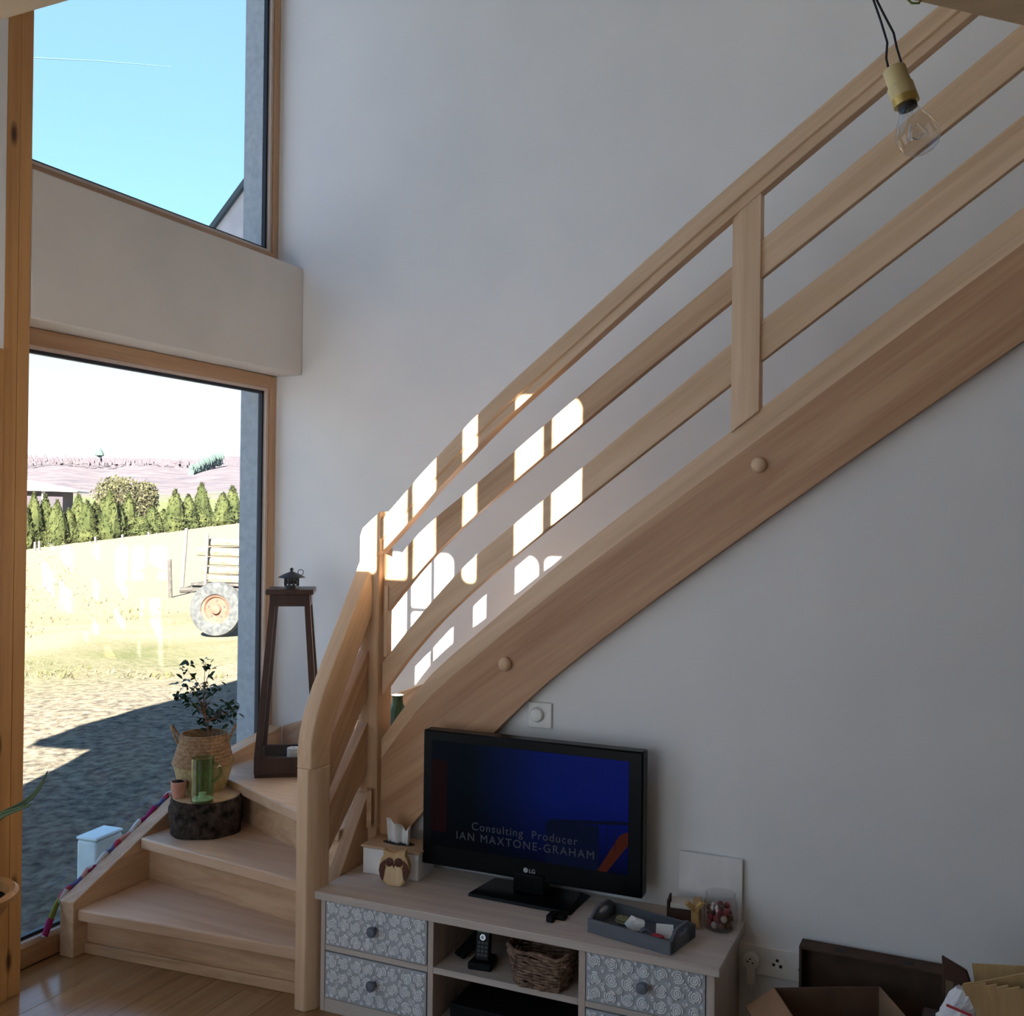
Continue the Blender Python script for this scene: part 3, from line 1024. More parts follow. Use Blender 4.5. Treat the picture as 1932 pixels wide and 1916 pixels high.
for k in range(4):
    mb = MB()
    mb.T = Matrix.Rotation(R(90) * k, 4, 'Z')
    q = htp + .010
    mb.box(-q + .02, q - .02, -q, -q + .016, zt - .046, zt)
    obj('top_rail', mb, M['dark_wood'], lan, world=False)
    g = MB()
    g.T = Matrix.Rotation(R(90) * k, 4, 'Z')
    a0, a1 = hb - .014, htp - .004
    g.add([(-a0 + .012, -a0, .075), (a0 - .012, -a0, .075), (a1 - .008, -a1, zt - .04), (-a1 + .008, -a1, zt - .04), (-a0 + .012, -a0 + .002, .075), (a0 - .012, -a0 + .002, .075), (a1 - .008, -a1 + .002, zt - .04), (-a1 + .008, -a1 + .002, zt - .04)],
          [(0, 1, 2, 3), (7, 6, 5, 4), (0, 4, 5, 1), (1, 5, 6, 2), (2, 6, 7, 3), (3, 7, 4, 0)])
    obj('pane', g, M['clearglass'], lan, world=False)
hp_ = .092
mb = MB().prism([(-hp_, -hp_), (hp_, -hp_), (hp_, hp_), (-hp_, hp_)], 'xy', zt, zt + .020)
obj('top_plate', mb, M['dark_wood'], lan, world=False, bevel=.003)
obj('vent', MB().lathe([(.028, zt + .020), (.028, zt + .030)], 20), M['black_metal'], lan, world=False)
obj('vent', MB().lathe([(.025, zt + .036), (.025, zt + .060), (.023, zt + .060), (.023, zt + .036)], 20, cap0=False, cap1=False), M['black_metal'], lan, world=False)
mb = MB()
for k in range(10):
    a = 2 * math.pi * k / 10
    mb.box(.027 * math.cos(a) - .0022, .027 * math.cos(a) + .0022, .027 * math.sin(a) - .0022, .027 * math.sin(a) + .0022, zt + .030, zt + .062)
mb.lathe([(.028, zt + .044), (.0295, zt + .046), (.028, zt + .048)], 20, cap0=False, cap1=False)
obj('vent_bars', mb, M['black_metal'], lan, world=False)
obj('vent_roof', MB().lathe([(.052, zt + .061), (.053, zt + .064), (.030, zt + .076), (.010, zt + .084), (.006, zt + .086), (.008, zt + .096), (.002, zt + .101)], 20), M['black_metal'], lan, world=False)
obj('ring_handle', MB().tube([(.034 + .011 * math.cos(2 * math.pi * i / 12), .012, zt + .082 + .011 * math.sin(2 * math.pi * i / 12)) for i in range(13)], .0016, 5, False), M['black_metal'], lan, world=False)
rm = Matrix.Rotation(LROT, 4, 'Z')
for (cx, cy, r, h, lab) in ((.015, .02, .026, .052, 'tallest white pillar candle inside the dark lantern'), (-.028, -.05, .017, .022, 'short white candle at the left inside the dark lantern'), (.062, -.015, .022, .026, 'low cream candle at the right inside the dark lantern')):
    p = LA + rm @ Vector((cx, cy, .030))
    c_ = thing('candle', lab, 'candle', p, 0, 'candles in the lantern')
    obj('wax', MB().lathe([(r, 0), (r, h - .002), (r - .002, h), (.003, h - .002)], 20, p), M['wax'], c_)
    obj('wick', MB().tube([p + Vector((0, 0, h - .004)), p + Vector((.001, 0, h + .007))], .0008, 5), M['wire'], c_)

# patchwork roll lying along the outside of the wall string, pale tub outdoors behind it
pts = []
for i in range(40):
    t = i / 39
    y = 2.40 + .62 * t
    z = .175 + (y - 2.452) * .450 if y > 2.45 else .07 + (y - 2.40) * 2.1
    pts.append((-2.8255 + .002 * math.sin(i * .9), y, z + .006 * math.sin(i * 1.3) + .008))
roll = tag(obj('draught_roll', MB().tube(pts, [.010 + .0015 * math.sin(i * 1.7) for i in range(40)], 10), M['cloth']), 'thin patchwork cloth roll tucked between the window and the stair string', 'cloth')
tub = thing('storage_tub', 'pale plastic tub standing on the soil outside the window', 'tub', (-3.36, 3.13, -.15), R(6))
obj('tub_body', MB().box(-.05, .05, -.085, .075, 0, .285), M['tarp'], tub, world=False, bevel=.012)
obj('tub_lid', MB().box(-.053, .053, -.088, .078, .285, .30), M['tarp'], tub, world=False, bevel=.008)

# things standing on the winder behind the string
vz = RISE * 4
vv = Vector((-1.846, 3.02, vz))
vase = thing('green_vase', 'dark green glass bottle half hidden behind the newel at the turn', 'vase', vv)
obj('vase_body', MB().lathe([(.028, 0), (.034, .02), (.035, .14), (.031, .18), (.020, .20), (.018, .225), (.021, .23), (.017, .23)], 24, vv), M['vase'], vase)

# ------------------------------------------------------------------ low TV bench
CB = Vector((-1.808, 2.531, 0))
CR = R(1.3)
cab = thing('tv_bench', 'low whitewashed TV bench with carved drawer fronts under the stairs', 'cabinet', CB, CR)
CW, CD, CH = 1.195, .325, .362
for a, b in ((0, .016), (CW - .022, CW)):
    obj('side_panel', MB().box(a, b, 0, CD, 0, .338), M['cab_z'], cab, world=False, bevel=.002)
obj('top_board', MB().box(-.012, CW + .016, -.018, CD + .005, .338, CH), M['cab'], cab, world=False, bevel=.003)
obj('bottom_board', MB().box(.016, CW - .022, .002, CD, 0, .040), M['cab'], cab, world=False)
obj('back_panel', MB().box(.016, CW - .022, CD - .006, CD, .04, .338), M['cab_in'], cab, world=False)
for a, b in ((.366, .384), (.826, .846)):
    obj('divider', MB().box(a, b, .002, CD - .006, .04, .338), M['cab_z'], cab, world=False, bevel=.0015)
obj('shelf', MB().box(.384, .826, .002, CD - .006, .183, .201), M['cab'], cab, world=False, bevel=.0015)
for a, b in ((.016, .366), (.846, CW - .022)):
    obj('rail', MB().box(a, b, .002, .02, .183, .200), M['cab'], cab, world=False, bevel=.0015)


def carving(w, h, seed):
    rnd = random.Random(seed)
    mb = MB()

    def ann(cx, cz, r0, r1, a0=0.0, a1=2 * math.pi, n=12, d=.003):
        full = abs(a1 - a0 - 2 * math.pi) < 1e-3
        m_ = n if full else n + 1
        vs, fs = [], []
        for j in range(m_):
            a = a0 + (a1 - a0) * j / n
            c, s = math.cos(a), math.sin(a)
            vs += [(cx + r0 * c, 0, cz + r0 * s), (cx + (r0 + .0006) * c, -d, cz + (r0 + .0006) * s), (cx + (r1 - .0006) * c, -d, cz + (r1 - .0006) * s), (cx + r1 * c, 0, cz + r1 * s)]
        for j in range(n):
            k2 = (j + 1) % m_
            for q in range(3):
                fs.append((4 * j + q, 4 * k2 + q, 4 * k2 + q + 1, 4 * j + q + 1))
        mb.add(vs, fs)

    sx, sz = .040, .036
    nx, nz = int(w / sx), max(2, int(h / sz))
    sx, sz = w / nx, h / nz
    for i in range(nx):
        for j in range(nz):
            cx, cz = (i + .5) * sx + rnd.uniform(-.003, .003), (j + .5) * sz + rnd.uniform(-.002, .002)
            ann(cx, cz, .0012, .0060, n=9)
            ann(cx, cz, .0074, .0118, n=12)
            for q in range(4):
                a = rnd.uniform(0, 1.2) + q * math.pi / 2
                ann(cx, cz, .0130, .0178, a, a + rnd.uniform(1.0, 1.35), 4)
    for i in range(nx + 1):
        for j in range(nz + 1):
            cx, cz = min(w - .006, max(.006, i * sx)), min(h - .006, max(.006, j * sz))
            if .004 < cx < w - .003:
                ann(cx, cz, .0010, .0052, n=7)
                if 0 < i < nx and 0 < j < nz:
                    for q in range(3):
                        a = rnd.uniform(0, 6.28)
                        ann(cx, cz, .0064, .0100, a, a + 1.7, 4)
    return mb


def drawer(x0, x1, z0, z1, knob=True):
    root = obj('drawer', MB().box(x0, x1, 0.0, .02, z0, z1).box(x0 + .01, x1 - .01, .02, CD - .02, z0 + .005, z1 - .02), M['carve_lo'], cab, world=False)
    cv = carving(x1 - x0 - .004, z1 - z0 - .004, int(x0 * 1000 + z0 * 77))
    for v in cv.v:
        v.x += x0 + .002
        v.z += z0 + .002
    o = obj('carved_relief', cv, M['carve_hi'], root, world=False, smooth=False, kind='stuff')
    kb = MB()
    kb.T = Matrix.Translation(((x0 + x1) / 2, -.003, (z0 + z1) / 2 + .006)) @ Matrix.Rotation(R(90), 4, 'X')
    kb.lathe([(.007, -.003), (.007, .010), (.0145, .014), (.016, .020), (.013, .026), (.004, .028)], 18)
    obj('knob', kb, M['knob'], root, world=False)


for a, b in ((.019, .363), (.849, CW - .025)):
    drawer(a, b, .203, .335)
    drawer(a, b, .043, .180)


def cabp(x, y, z=CH):
    """A point given in the bench's own axes."""
    return world_of(cab) @ Vector((x, y, z))


# television
TVP = (hit(880, 1690, 2, CH) + hit(1117, 1690, 2, CH)) / 2
TVC = Vector((-1.222, 2.765, CH))
tv = thing('television', 'black flat television on a glossy stand, screen dark blue with credits', 'television', TVC, R(1.8))
TW0, TW1, TZ0, TZ1 = -.362, .346, .049, .466
obj('tv_body', MB().box(TW0, TW1, -.005, .045, TZ0, TZ1), M['tvblack'], tv, world=False, bevel=.005)
obj('tv_back', MB().box(TW0 + .12, TW1 - .12, .044, .075, TZ0 + .04, TZ1 - .08), M['tvmatte'], tv, world=False, bevel=.01)
obj('stand_neck', MB().box(-.05, .05, -.012, .035, .012, .07), M['tvblack'], tv, world=False, bevel=.004)
mb = MB().add([(-.17, -.075, 0), (.16, -.085, 0), (.165, .085, 0), (-.165, .085, 0), (-.168, -.072, .010), (.158, -.082, .010), (.14, .06, .016), (-.14, .06, .016)],
              [(3, 2, 1, 0), (4, 5, 6, 7), (0, 1, 5, 4), (1, 2, 6, 5), (2, 3, 7, 6), (3, 0, 4, 7)])
obj('stand_base', mb, M['tvblack'], tv, world=False, bevel=.002)
SX0, SX1, SZ0, SZ1 = TW0 + .030, TW1 - .042, TZ0 + .062, TZ1 - .030


def screen_mat():
    """Lit picture: deep blue to the right fading to dark teal at the left and black below."""
    m, t, b = mat_base('screen_picture')
    b.inputs['Base Color'].default_value = (.001, .001, .0015, 1)
    setp(b, .3, .06)
    tc = t.nodes.new('ShaderNodeTexCoord')
    sp = t.nodes.new('ShaderNodeSeparateXYZ')
    t.links.new(tc.outputs['Object'], sp.inputs[0])
    cr = t.nodes.new('ShaderNodeValToRGB')
    mr = t.nodes.new('ShaderNodeMapRange')
    mr.inputs['From Min'].default_value = SX0
    mr.inputs['From Max'].default_value = SX1
    t.links.new(sp.outputs['X'], mr.inputs[0])
    t.links.new(mr.outputs[0], cr.inputs[0])
    el = [(0, lin((1, 4, 14))), (.22, lin((1, 8, 16))), (.42, lin((3, 14, 52))), (.62, lin((4, 18, 82))), (1, lin((4, 16, 88)))]
    while len(cr.color_ramp.elements) < len(el):
        cr.color_ramp.elements.new(.5)
    for e, (p, c) in zip(cr.color_ramp.elements, el):
        e.position = p
        e.color = (*c, 1)
    mz_ = t.nodes.new('ShaderNodeMapRange')
    mz_.inputs['From Min'].default_value = SZ0
    mz_.inputs['From Max'].default_value = SZ0 + .20
    mz_.inputs['To Min'].default_value = .08
    mz_.inputs['To Max'].default_value = .62
    t.links.new(sp.outputs['Z'], mz_.inputs[0])
    t.links.new(cr.outputs[0], b.inputs['Emission Color'])
    t.links.new(mz_.outputs[0], b.inputs['Emission Strength'])
    return m


scr = obj('screen', MB().box(SX0, SX1, -.0062, -.005, SZ0, SZ1), screen_mat(), tv, world=False, smooth=False)


def flat(name, pts, col, off=.0005, st=1.0):
    return obj(name, MB().prism(pts, 'xz', -.0062 - off, -.0062), emit_mat(name, lin(col), st), scr, world=False, smooth=False)


SW, SH = SX1 - SX0, SZ1 - SZ0


def sp(u, v):
    return (SX0 + SW * u, SZ1 - SH * v)


flat('picture_column', [sp(0, .18), sp(.085, .19), sp(.085, .86), sp(0, .86)], (14, 2, 3))
flat('picture_rail', [sp(.62, .60), sp(1, .53), sp(1, .56), sp(.62, .635)], (3, 6, 24))
flat('picture_panel', [sp(.60, .62), sp(.86, .60), sp(.86, 1), sp(.60, 1)], (3, 7, 26))
flat('picture_stripe', [sp(.96, .66), sp(1, .62), sp(1, .74), sp(.90, 1), sp(.855, 1)], (44, 15, 7))
for u in (.90, .935):
    flat('picture_line', [sp(u, .60), sp(u + .006, .60), sp(u + .006, .80), sp(u, .80)], (3, 7, 34))


def text_obj(name, s, size, loc, mat, parent, rot=(R(90), 0, 0), ext=.0004, space=1.0):
    cu_ = bpy.data.curves.new(name, 'FONT')
    cu_.body = s
    cu_.size = size
    cu_.align_x = 'CENTER'
    cu_.extrude = ext
    cu_.space_character = space
    tmp = bpy.data.objects.new('tmp', cu_)
    COL.objects.link(tmp)
    dg = bpy.context.evaluated_depsgraph_get()
    me = bpy.data.meshes.new_from_object(tmp.evaluated_get(dg))
    bpy.data.objects.remove(tmp)
    me.transform(Matrix.Translation(loc) @ Euler(rot).to_matrix().to_4x4())
    me.materials.clear()
    me.materials.append(mat)
    o = bpy.data.objects.new(name, me)
    COL.objects.link(o)
    o.parent = parent
    return o


def words(name, s_, size, loc, mat, parent, space):
    """The line set as one, then each word kept as its own part."""
    o = text_obj(name, s_, size, loc, mat, parent, space=space)
    iv = sorted((min(o.data.vertices[i].co.x for i in p.vertices), max(o.data.vertices[i].co.x for i in p.vertices)) for p in o.data.polygons)
    gap, cut, end = 0, 0, iv[0][1]
    for a, b in iv:
        if a - end > gap:
            gap, cut = a - end, (a + end) / 2
        end = max(end, b)
    o2 = o.copy()
    o2.data = o.data.copy()
    COL.objects.link(o2)
    for q, keep_left in ((o, True), (o2, False)):
        bm = bmesh.new()
        bm.from_mesh(q.data)
        bmesh.ops.delete(bm, geom=[v for v in bm.verts if (v.co.x < cut) != keep_left], context='VERTS')
        bm.to_mesh(q.data)
        bm.free()


tm = emit_mat('credit_text', lin((37, 39, 47)))
p = sp(.49, .80)
words('credit_word', 'Consulting  Producer', .034, Vector((p[0], -.0072, p[1])), tm, scr, 1.15)
p = sp(.49, .905)
words('credit_word', 'IAN MAXTONE-GRAHAM', .034, Vector((p[0], -.0072, p[1])), tm, scr, 1.22)
lm_ = plain('logo_grey', (.42, .42, .44), .4)
lz = TZ0 + .030
mb = MB()
mb.T = Matrix.Translation((-.012, -.0055, lz)) @ Matrix.Rotation(R(90), 4, 'X')
mb.lathe([(.0075, -.0008), (.0075, .0008)], 20)
obj('brand_mark', mb, lm_, tv, world=False)
text_obj('brand_mark', 'LG', .017, Vector((.009, -.0062, lz - .006)), lm_, tv)
tag(obj('tv_remote_puck', MB().box(-1.105, -1.085, 2.612, 2.655, CH, CH + .02).box(-1.11, -1.06, 2.640, 2.668, CH, CH + .012), M['tvmatte'], bevel=.003), 'small black gadget lying before the television stand', 'gadget')

# tissue box and owl
TB = Vector((-1.683, 2.772, CH))
tb = thing('tissue_box', 'white tissue box with a plywood lid at the left of the television', 'tissue box', TB, R(3))
obj('box_body', MB().box(-.098, .098, -.055, .055, 0, .080), M['whiteboard'], tb, world=False, bevel=.002)
mb = MB()
n = 24
mb.add([(-.104, -.060, .083), (.104, -.060, .083), (.104, .060, .083), (-.104, .060, .083), (-.104, -.060, .089), (.104, -.060, .089), (.104, .060, .089), (-.104, .060, .089)],
       [(3, 2, 1, 0), (4, 5, 6, 7), (0, 1, 5, 4), (1, 2, 6, 5), (2, 3, 7, 6), (3, 0, 4, 7)])
obj('box_lid', mb, M['lid'], tb, world=False, bevel=.001)
obj('lid_gap', MB().box(-.094, .094, -.052, .052, .080, .083), M['hole'], tb, world=False)
mb = MB()
mb.T = Matrix.Translation((0, 0, .0895)) @ Matrix.Diagonal((1, .34, 1, 1))
mb.lathe([(.056, -.002), (.056, .0008)], 28)
obj('lid_slot', mb, M['hole'], tb, world=False)
vs, fs = [], []
nu, nv = 18, 7
for j in range(nv):
    for i in range(nu):
        u, v = i / (nu - 1), j / (nv - 1)
        x = (-.046 + .092 * u) * (.85 + .15 * v)
        y = .012 * math.sin(u * 12) * (.4 + .6 * v) + .004 * math.sin(u * 25)
        z = .088 + v * (.070 + .012 * math.sin(u * 5.5 + .6) - .016 * abs(math.sin(u * 6.3)))
        vs.append((x, y, z))
for j in range(nv - 1):
    for i in range(nu - 1):
        fs.append((j * nu + i, j * nu + i + 1, (j + 1) * nu + i + 1, (j + 1) * nu + i))
o = obj('tissue', MB().add(vs, fs), M['paper'], tb, world=False)
sd = o.modifiers.new('thickness', 'SOLIDIFY')
sd.thickness = .0012
OW = Vector((-1.632, 2.668, CH))
owl = thing('owl_figurine', 'flat wooden owl figurine standing in front of the tissue box', 'figurine', OW, R(16))
out = [(-.020, 0), (.022, 0), (.036, .012), (.046, .035), (.048, .060), (.041, .082), (.034, .093), (.036, .110), (.018, .103), (0, .099), (-.018, .103), (-.036, .110), (-.034, .093), (-.041, .082), (-.048, .060), (-.046, .035), (-.036, .012)]
obj('owl_body', MB().prism(out, 'xz', -.014, .014), M['owl'], owl, world=False, bevel=.003)
obj('belly', MB().prism([(-.018, .002), (.020, .002), (.030, .02), (.026, .05), (.012, .066), (0, .062), (-.014, .066), (-.028, .05), (-.032, .02)], 'xz', -.0165, -.013), M['owl_l'], owl, world=False)
for s in (-1, 1):
    e = MB()
    e.T = Matrix.Translation((s * .0145, -.0135, .073)) @ Matrix.Rotation(R(90), 4, 'X')
    e.lathe([(.0135, -.001), (.0135, .003), (.006, .0045), (.005, .003)], 18)
    obj('eye', e, M['owl_d'], owl, world=False)
    obj('wing', MB().prism([(s * .030, .080), (s * .043, .066), (s * .0475, .048), (s * .044, .030), (s * .036, .014), (s * .030, .030), (s * .027, .055)], 'xz', -.0172, -.012), M['owl_d'], owl, world=False)
obj('beak', MB().prism([(-.005, .068), (.005, .068), (0, .055)], 'xz', -.0185, -.013), M['owl_d'], owl, world=False)

# grey tray with odds and ends
t0, t1, t2 = hit(1108, 1757, 2, CH), hit(1262, 1804, 2, CH), hit(1328, 1775, 2, CH)
ang = math.atan2(t1.y - t0.y, t1.x - t0.x)
TL, TD = .252, .150
tray = thing('wooden_tray', 'grey stained wooden tray with cut-out handles at the right of the television', 'tray', t0, ang + R(1))
obj('tray_bottom', MB().box(.006, TL - .006, .006, TD - .006, .0, .008), M['greywood'], tray, world=False)
obj('tray_side', MB().box(0, TL, 0, .008, 0, .036), M['greywood'], tray, world=False, bevel=.0015)
obj('tray_side', MB().box(0, TL, TD - .008, TD, 0, .036), M['greywood'], tray, world=False, bevel=.0015)
for x0 in (0, TL - .008):
    y0, y1 = .008, TD - .008
    cy = TD / 2
    outer = [(y0, 0), (y1, 0), (y1, .036), (y1 - .035, .058), (y0 + .035, .058), (y0, .036)]
    mb = MB()
    hole = [(cy + .026 * math.cos(2 * math.pi * i / 12), .040 + .009 * math.sin(2 * math.pi * i / 12)) for i in range(12)]
    # ring of quads between the outline and the hole
    ou = []
    for i in range(12):
        a = 2 * math.pi * i / 12
        ca, sa = math.cos(a), math.sin(a)
        best = 9
        for (p, q) in zip(outer, outer[1:] + outer[:1]):
            ex, ey = q[0] - p[0], q[1] - p[1]
            den = ca * ey - sa * ex
            if abs(den) < 1e-9:
                continue
            tt = ((p[0] - cy) * ey - (p[1] - .040) * ex) / den
            ss = ((p[0] - cy) * sa - (p[1] - .040) * ca) / den
            if tt > 0 and -1e-6 <= ss <= 1 + 1e-6:
                best = min(best, tt)
        ou.append((cy + ca * best, .040 + sa * best))
    vs = [(x0, *p) for p in hole] + [(x0, *p) for p in ou] + [(x0 + .008, *p) for p in hole] + [(x0 + .008, *p) for p in ou]
    fs = []
    for i in range(12):
        j = (i + 1) % 12
        fs += [(i, j, 12 + j, 12 + i), (24 + i, 36 + i, 36 + j, 24 + j), (i, 24 + i, 24 + j, j), (12 + i, 12 + j, 36 + j, 36 + i)]
    mb.add(vs, fs)
    mb.box(x0, x0 + .008, y0, y0 + .03, 0, .034).box(x0, x0 + .008, y1 - .03, y1, 0, .034)
    obj('tray_end', mb, M['greywood'], tray, world=False)
tw = world_of(tray)


def crumple(name, label, cat, loc, s, mat, seed, flatz=.5, group=None):
    rnd = random.Random(seed)
    bm = bmesh.new()
    bmesh.ops.create_icosphere(bm, subdivisions=2, radius=1)
    vs = []
    for v in bm.verts:
        k_ = 1 + rnd.uniform(-.28, .22)
        vs.append(Vector((v.co.x * k_ * s[0], v.co.y * k_ * s[1], v.co.z * k_ * s[2])))
    fs = [tuple(v.index for v in f.verts) for f in bm.faces]
    bm.free()
    zmin = min(v.z for v in vs)
    L = Vector(loc)
    return tag(obj(name, MB().add([v + L - Vector((0, 0, zmin)) for v in vs], fs), mat, smooth=False), label, cat, group)


crumple('crumpled_wrapper', 'crumpled white wrapper in the middle of the grey tray', 'wrapper', tw @ Vector((.115, .060, .009)), (.026, .020, .020), M['paper'], 3)
crumple('crumpled_wrapper', 'dark blue crumpled wrapper beside the white one in the grey tray', 'wrapper', tw @ Vector((.155, .045, .009)), (.018, .015, .012), M['knob'], 5)
crumple('sweet_wrapper', 'red and white striped sweet lying in the grey tray', 'wrapper', tw @ Vector((.187, .045, .009)), (.021, .011, .009), M['redpaper'], 8)
tg = MB()
tg.T = tw @ Matrix.Translation((.200, .070, .009)) @ Matrix.Rotation(R(24), 4, 'Z') @ Matrix.Rotation(R(-24), 4, 'X')
tg.box(-.024, .022, 0, .002, 0, .036)
tag(obj('paper_slip', tg, M['paper']), 'pale paper slip standing up near the right end of the grey tray', 'paper')
crumple('crumpled_wrapper', 'grey crumpled wrapper at the right end of the grey tray', 'wrapper', tw @ Vector((.222, .095, .009)), (.013, .014, .012), M['greywood'], 12)
crumple('crumpled_wrapper', 'tan crumpled wrapper at the left end of the grey tray', 'wrapper', tw @ Vector((.06, .09, .009)), (.022, .02, .010), M['cushion'], 14)

# gift box, sweet jar, canvas
GB = Vector((-.752, 2.788, CH))
gift = thing('gift_box', 'small brown gift box with a gold ribbon behind the grey tray', 'gift box', GB, R(8))
obj('box_body', MB().box(-.045, .036, -.03, .03, 0, .048), M['chocolate'], gift, world=False, bevel=.002)
obj('box_top', MB().box(-.040, .034, -.031, .028, .048, .060), M['cream'], gift, world=False, bevel=.001)
obj('box_end', MB().box(-.050, -.045, -.031, .031, 0, .066), M['chocolate'], gift, world=False)
obj('ribbon', MB().box(.018, .040, -.034, .034, 0, .064), M['gold'], gift, world=False, bevel=.002)
mb = MB()
for s in (-1, 1):
    pts = [Vector((.029, -.034, .05)) + Vector((s * (.022 * math.sin(math.pi * i / 8)), -.008 * math.sin(math.pi * i / 8), .004 + s * .0 + .028 * math.sin(math.pi * i / 8 * 1.0) * (1 if s > 0 else .8) - .012 * i / 8)) for i in range(9)]
    mb.tube(pts, [.003, .006, .008, .008, .007, .006, .005, .004, .003], 6)
mb.add([(.022, -.037, .05), (.034, -.037, .05), (.044, -.040, .004), (.026, -.040, .0), (.022, -.034, .05), (.034, -.034, .05), (.044, -.036, .004), (.026, -.036, .0)], [(0, 1, 2, 3), (7, 6, 5, 4), (0, 4, 5, 1), (1, 5, 6, 2), (2, 6, 7, 3), (3, 7, 4, 0)])
obj('bow', mb, M['gold'], gift, world=False)
JR = Vector((-.655, 2.790, CH))
jar = thing('sweet_jar', 'clear glass jar of red and pale sweets at the right end of the bench', 'jar', JR)
obj('jar_body', MB().lathe([(.036, 0), (.044, .006), (.047, .03), (.046, .07), (.040, .088), (.042, .098), (.040, .098), (.0385, .088), (.0445, .07), (.0455, .03), (.0425, .008), (.002, .006)], 28, JR), M['clearglass'], jar)
rnd = random.Random(4)
pk = [M['candy_r'], M['candy_w'], M['candy_b'], M['candy_b'], M['candy_r']]
sw = None
for i in range(26):
    a = 2 * math.pi * i / 8.7
    lay = i // 9
    r = .029 if i % 9 else .0
    p = JR + Vector((r * math.cos(a), r * math.sin(a), .018 + lay * .019))
    o = tag(obj('sweet', MB().lathe(sphere_prof(.0098, 6), 10, p), pk[i % 5]), {0: 'red', 1: 'pale', 2: 'brown', 3: 'brown', 4: 'red'}[i % 5] + ' wrapped sweet inside the clear glass jar on the bench', 'sweet', {0: 'red', 1: 'pale', 2: 'brown', 3: 'brown', 4: 'red'}[i % 5] + ' sweets in the glass jar')
pz = MB()
pz.T = Matrix.Translation((-.70, 2.868, CH)) @ Matrix.Rotation(R(1.5), 4, 'Z') @ Matrix.Rotation(R(-2.0), 4, 'X')
pz.box(-.094, .088, -.010, .0, .0, .172)
tag(obj('canvas_board', pz, M['canvas'], bevel=.0015), 'blank white square canvas leaning on the wall behind the sweet jar', 'canvas')

# shelf things
PH = Vector((-1.300, 2.612, .201))
ph = thing('cordless_phone', 'black cordless phone upright in its cradle on the bench shelf', 'phone', PH, R(8))
obj('cradle', MB().prism([(-.036, -.035), (.036, -.035), (.030, .045), (-.030, .045)], 'xy', 0, .022), M['tvmatte'], ph, world=False, bevel=.006)
mb = MB()
mb.T = Matrix.Rotation(R(-9), 4, 'X')
mb.box(-.022, .022, -.014, .008, .015, .133)
hs = obj('handset', mb, M['tvblack'], ph, world=False, bevel=.004)
mb = MB()
mb.T = Matrix.Rotation(R(-9), 4, 'X')
mb.box(-.016, .016, -.0152, -.0138, .095, .128)
obj('display', mb, plain('phone_display', (.06, .07, .065), .3), hs, world=False)
mb = MB()
mb.T = Matrix.Rotation(R(-9), 4, 'X') @ Matrix.Translation((0, -.015, .082)) @ Matrix.Rotation(R(90), 4, 'X')
mb.lathe([(.0085, -.001), (.0085, .0015), (.0055, .0015), (.0055, -.001)], 16)
obj('menu_ring', mb, M['steel'], hs, world=False)
mb = MB()
mb.T = Matrix.Rotation(R(-9), 4, 'X')
for i in range(3):
    for j in range(4):
        mb.box(-.015 + i * .011, -.007 + i * .011, -.0153, -.0135, .030 + j * .011, .037 + j * .011)
obj('keypad', mb, M['black_metal'], hs, world=False)
rmt = MB()
rmt.T = Matrix.Translation((-1.385, 2.63, .2012)) @ Matrix.Rotation(R(62), 4, 'Z') @ Matrix.Rotation(R(-32), 4, 'Y')
rmt.box(0, .15, -.02, .02, 0, .014)
tag(obj('remote_control', rmt, M['tvmatte'], bevel=.004), 'black remote control leaning in the shelf at the left of the phone', 'remote control')
WB = Vector((-1.105, 2.60, .2012))
wb = thing('wicker_basket', 'brown woven wicker basket in the open shelf of the bench', 'basket', WB, R(3))


def rrect(w, d, r, n=5):
    pts = []
    for cx, cy, a0 in ((w - r, d - r, 0), (-w + r, d - r, 90), (-w + r, -d + r, 180), (w - r, -d + r, 270)):
        for i in range(n + 1):
            a = R(a0 + 90 * i / n)
            pts.append(Vector((cx + r * math.cos(a), cy + r * math.sin(a), 0)))
    out = []
    for a, b in zip(pts, pts[1:] + pts[:1]):
        m_ = max(1, int((b - a).length / .012))
        out += [a.lerp(b, q / m_) for q in range(m_)]
    return out


rnd = random.Random(9)
mb = MB()
rows = 10
for j in range(rows):
    t = j / (rows - 1)
    pp = rrect(.072 + .016 * t, .055 + .012 * t, .03)
    path = []
    for i, p in enumerate(pp):
        w = math.sin(i * math.pi / 2 + (j % 2) * math.pi) * .0032
        nrm = Vector((p.x, p.y, 0)).normalized()
        sag = .006 * math.cos(i / len(pp) * 4 * math.pi) * t
        path.append(p + nrm * w + Vector((0, 0, .006 + .0092 * j + rnd.uniform(-.0012, .0012) + sag)))
    path.append(path[0])
    mb.tube(path, .0042, 5, False)
o = obj('weave', mb, M['wicker'], wb, world=False, kind='stuff')
mb = MB()
pp0, pp1 = rrect(.072, .055, .03), rrect(.089, .068, .03)
for i in range(0, min(len(pp0), len(pp1)), 3):
    a, b = pp0[i], pp1[int(i * len(pp1) / len(pp0)) % len(pp1)]
    mb.tube([a + Vector((0, 0, .002)), b + Vector((0, 0, .098))], .0028, 5)
obj('stakes', mb, M['wicker'], wb, world=False, kind='stuff')
obj('basket_bottom', MB().prism([(p.x * .97, p.y * .97) for p in rrect(.072, .055, .03)], 'xy', 0.0, .006), M['wicker'], wb, world=False)
for q in (0, .5):
    pth = []
    for i, p in enumerate(pp1 + pp1[:1]):
        pth.append(p * (1.0 + .02 * math.sin(i * .8 + q * 6.28)) + Vector((0, 0, .100 + q * .008 + .004 * math.sin(i * .8 + q * 9) + .006 * math.cos(i / len(pp1) * 4 * math.pi))))
    obj('rim', MB().tube(pth, .0048, 6, False), M['wicker'], wb, world=False)
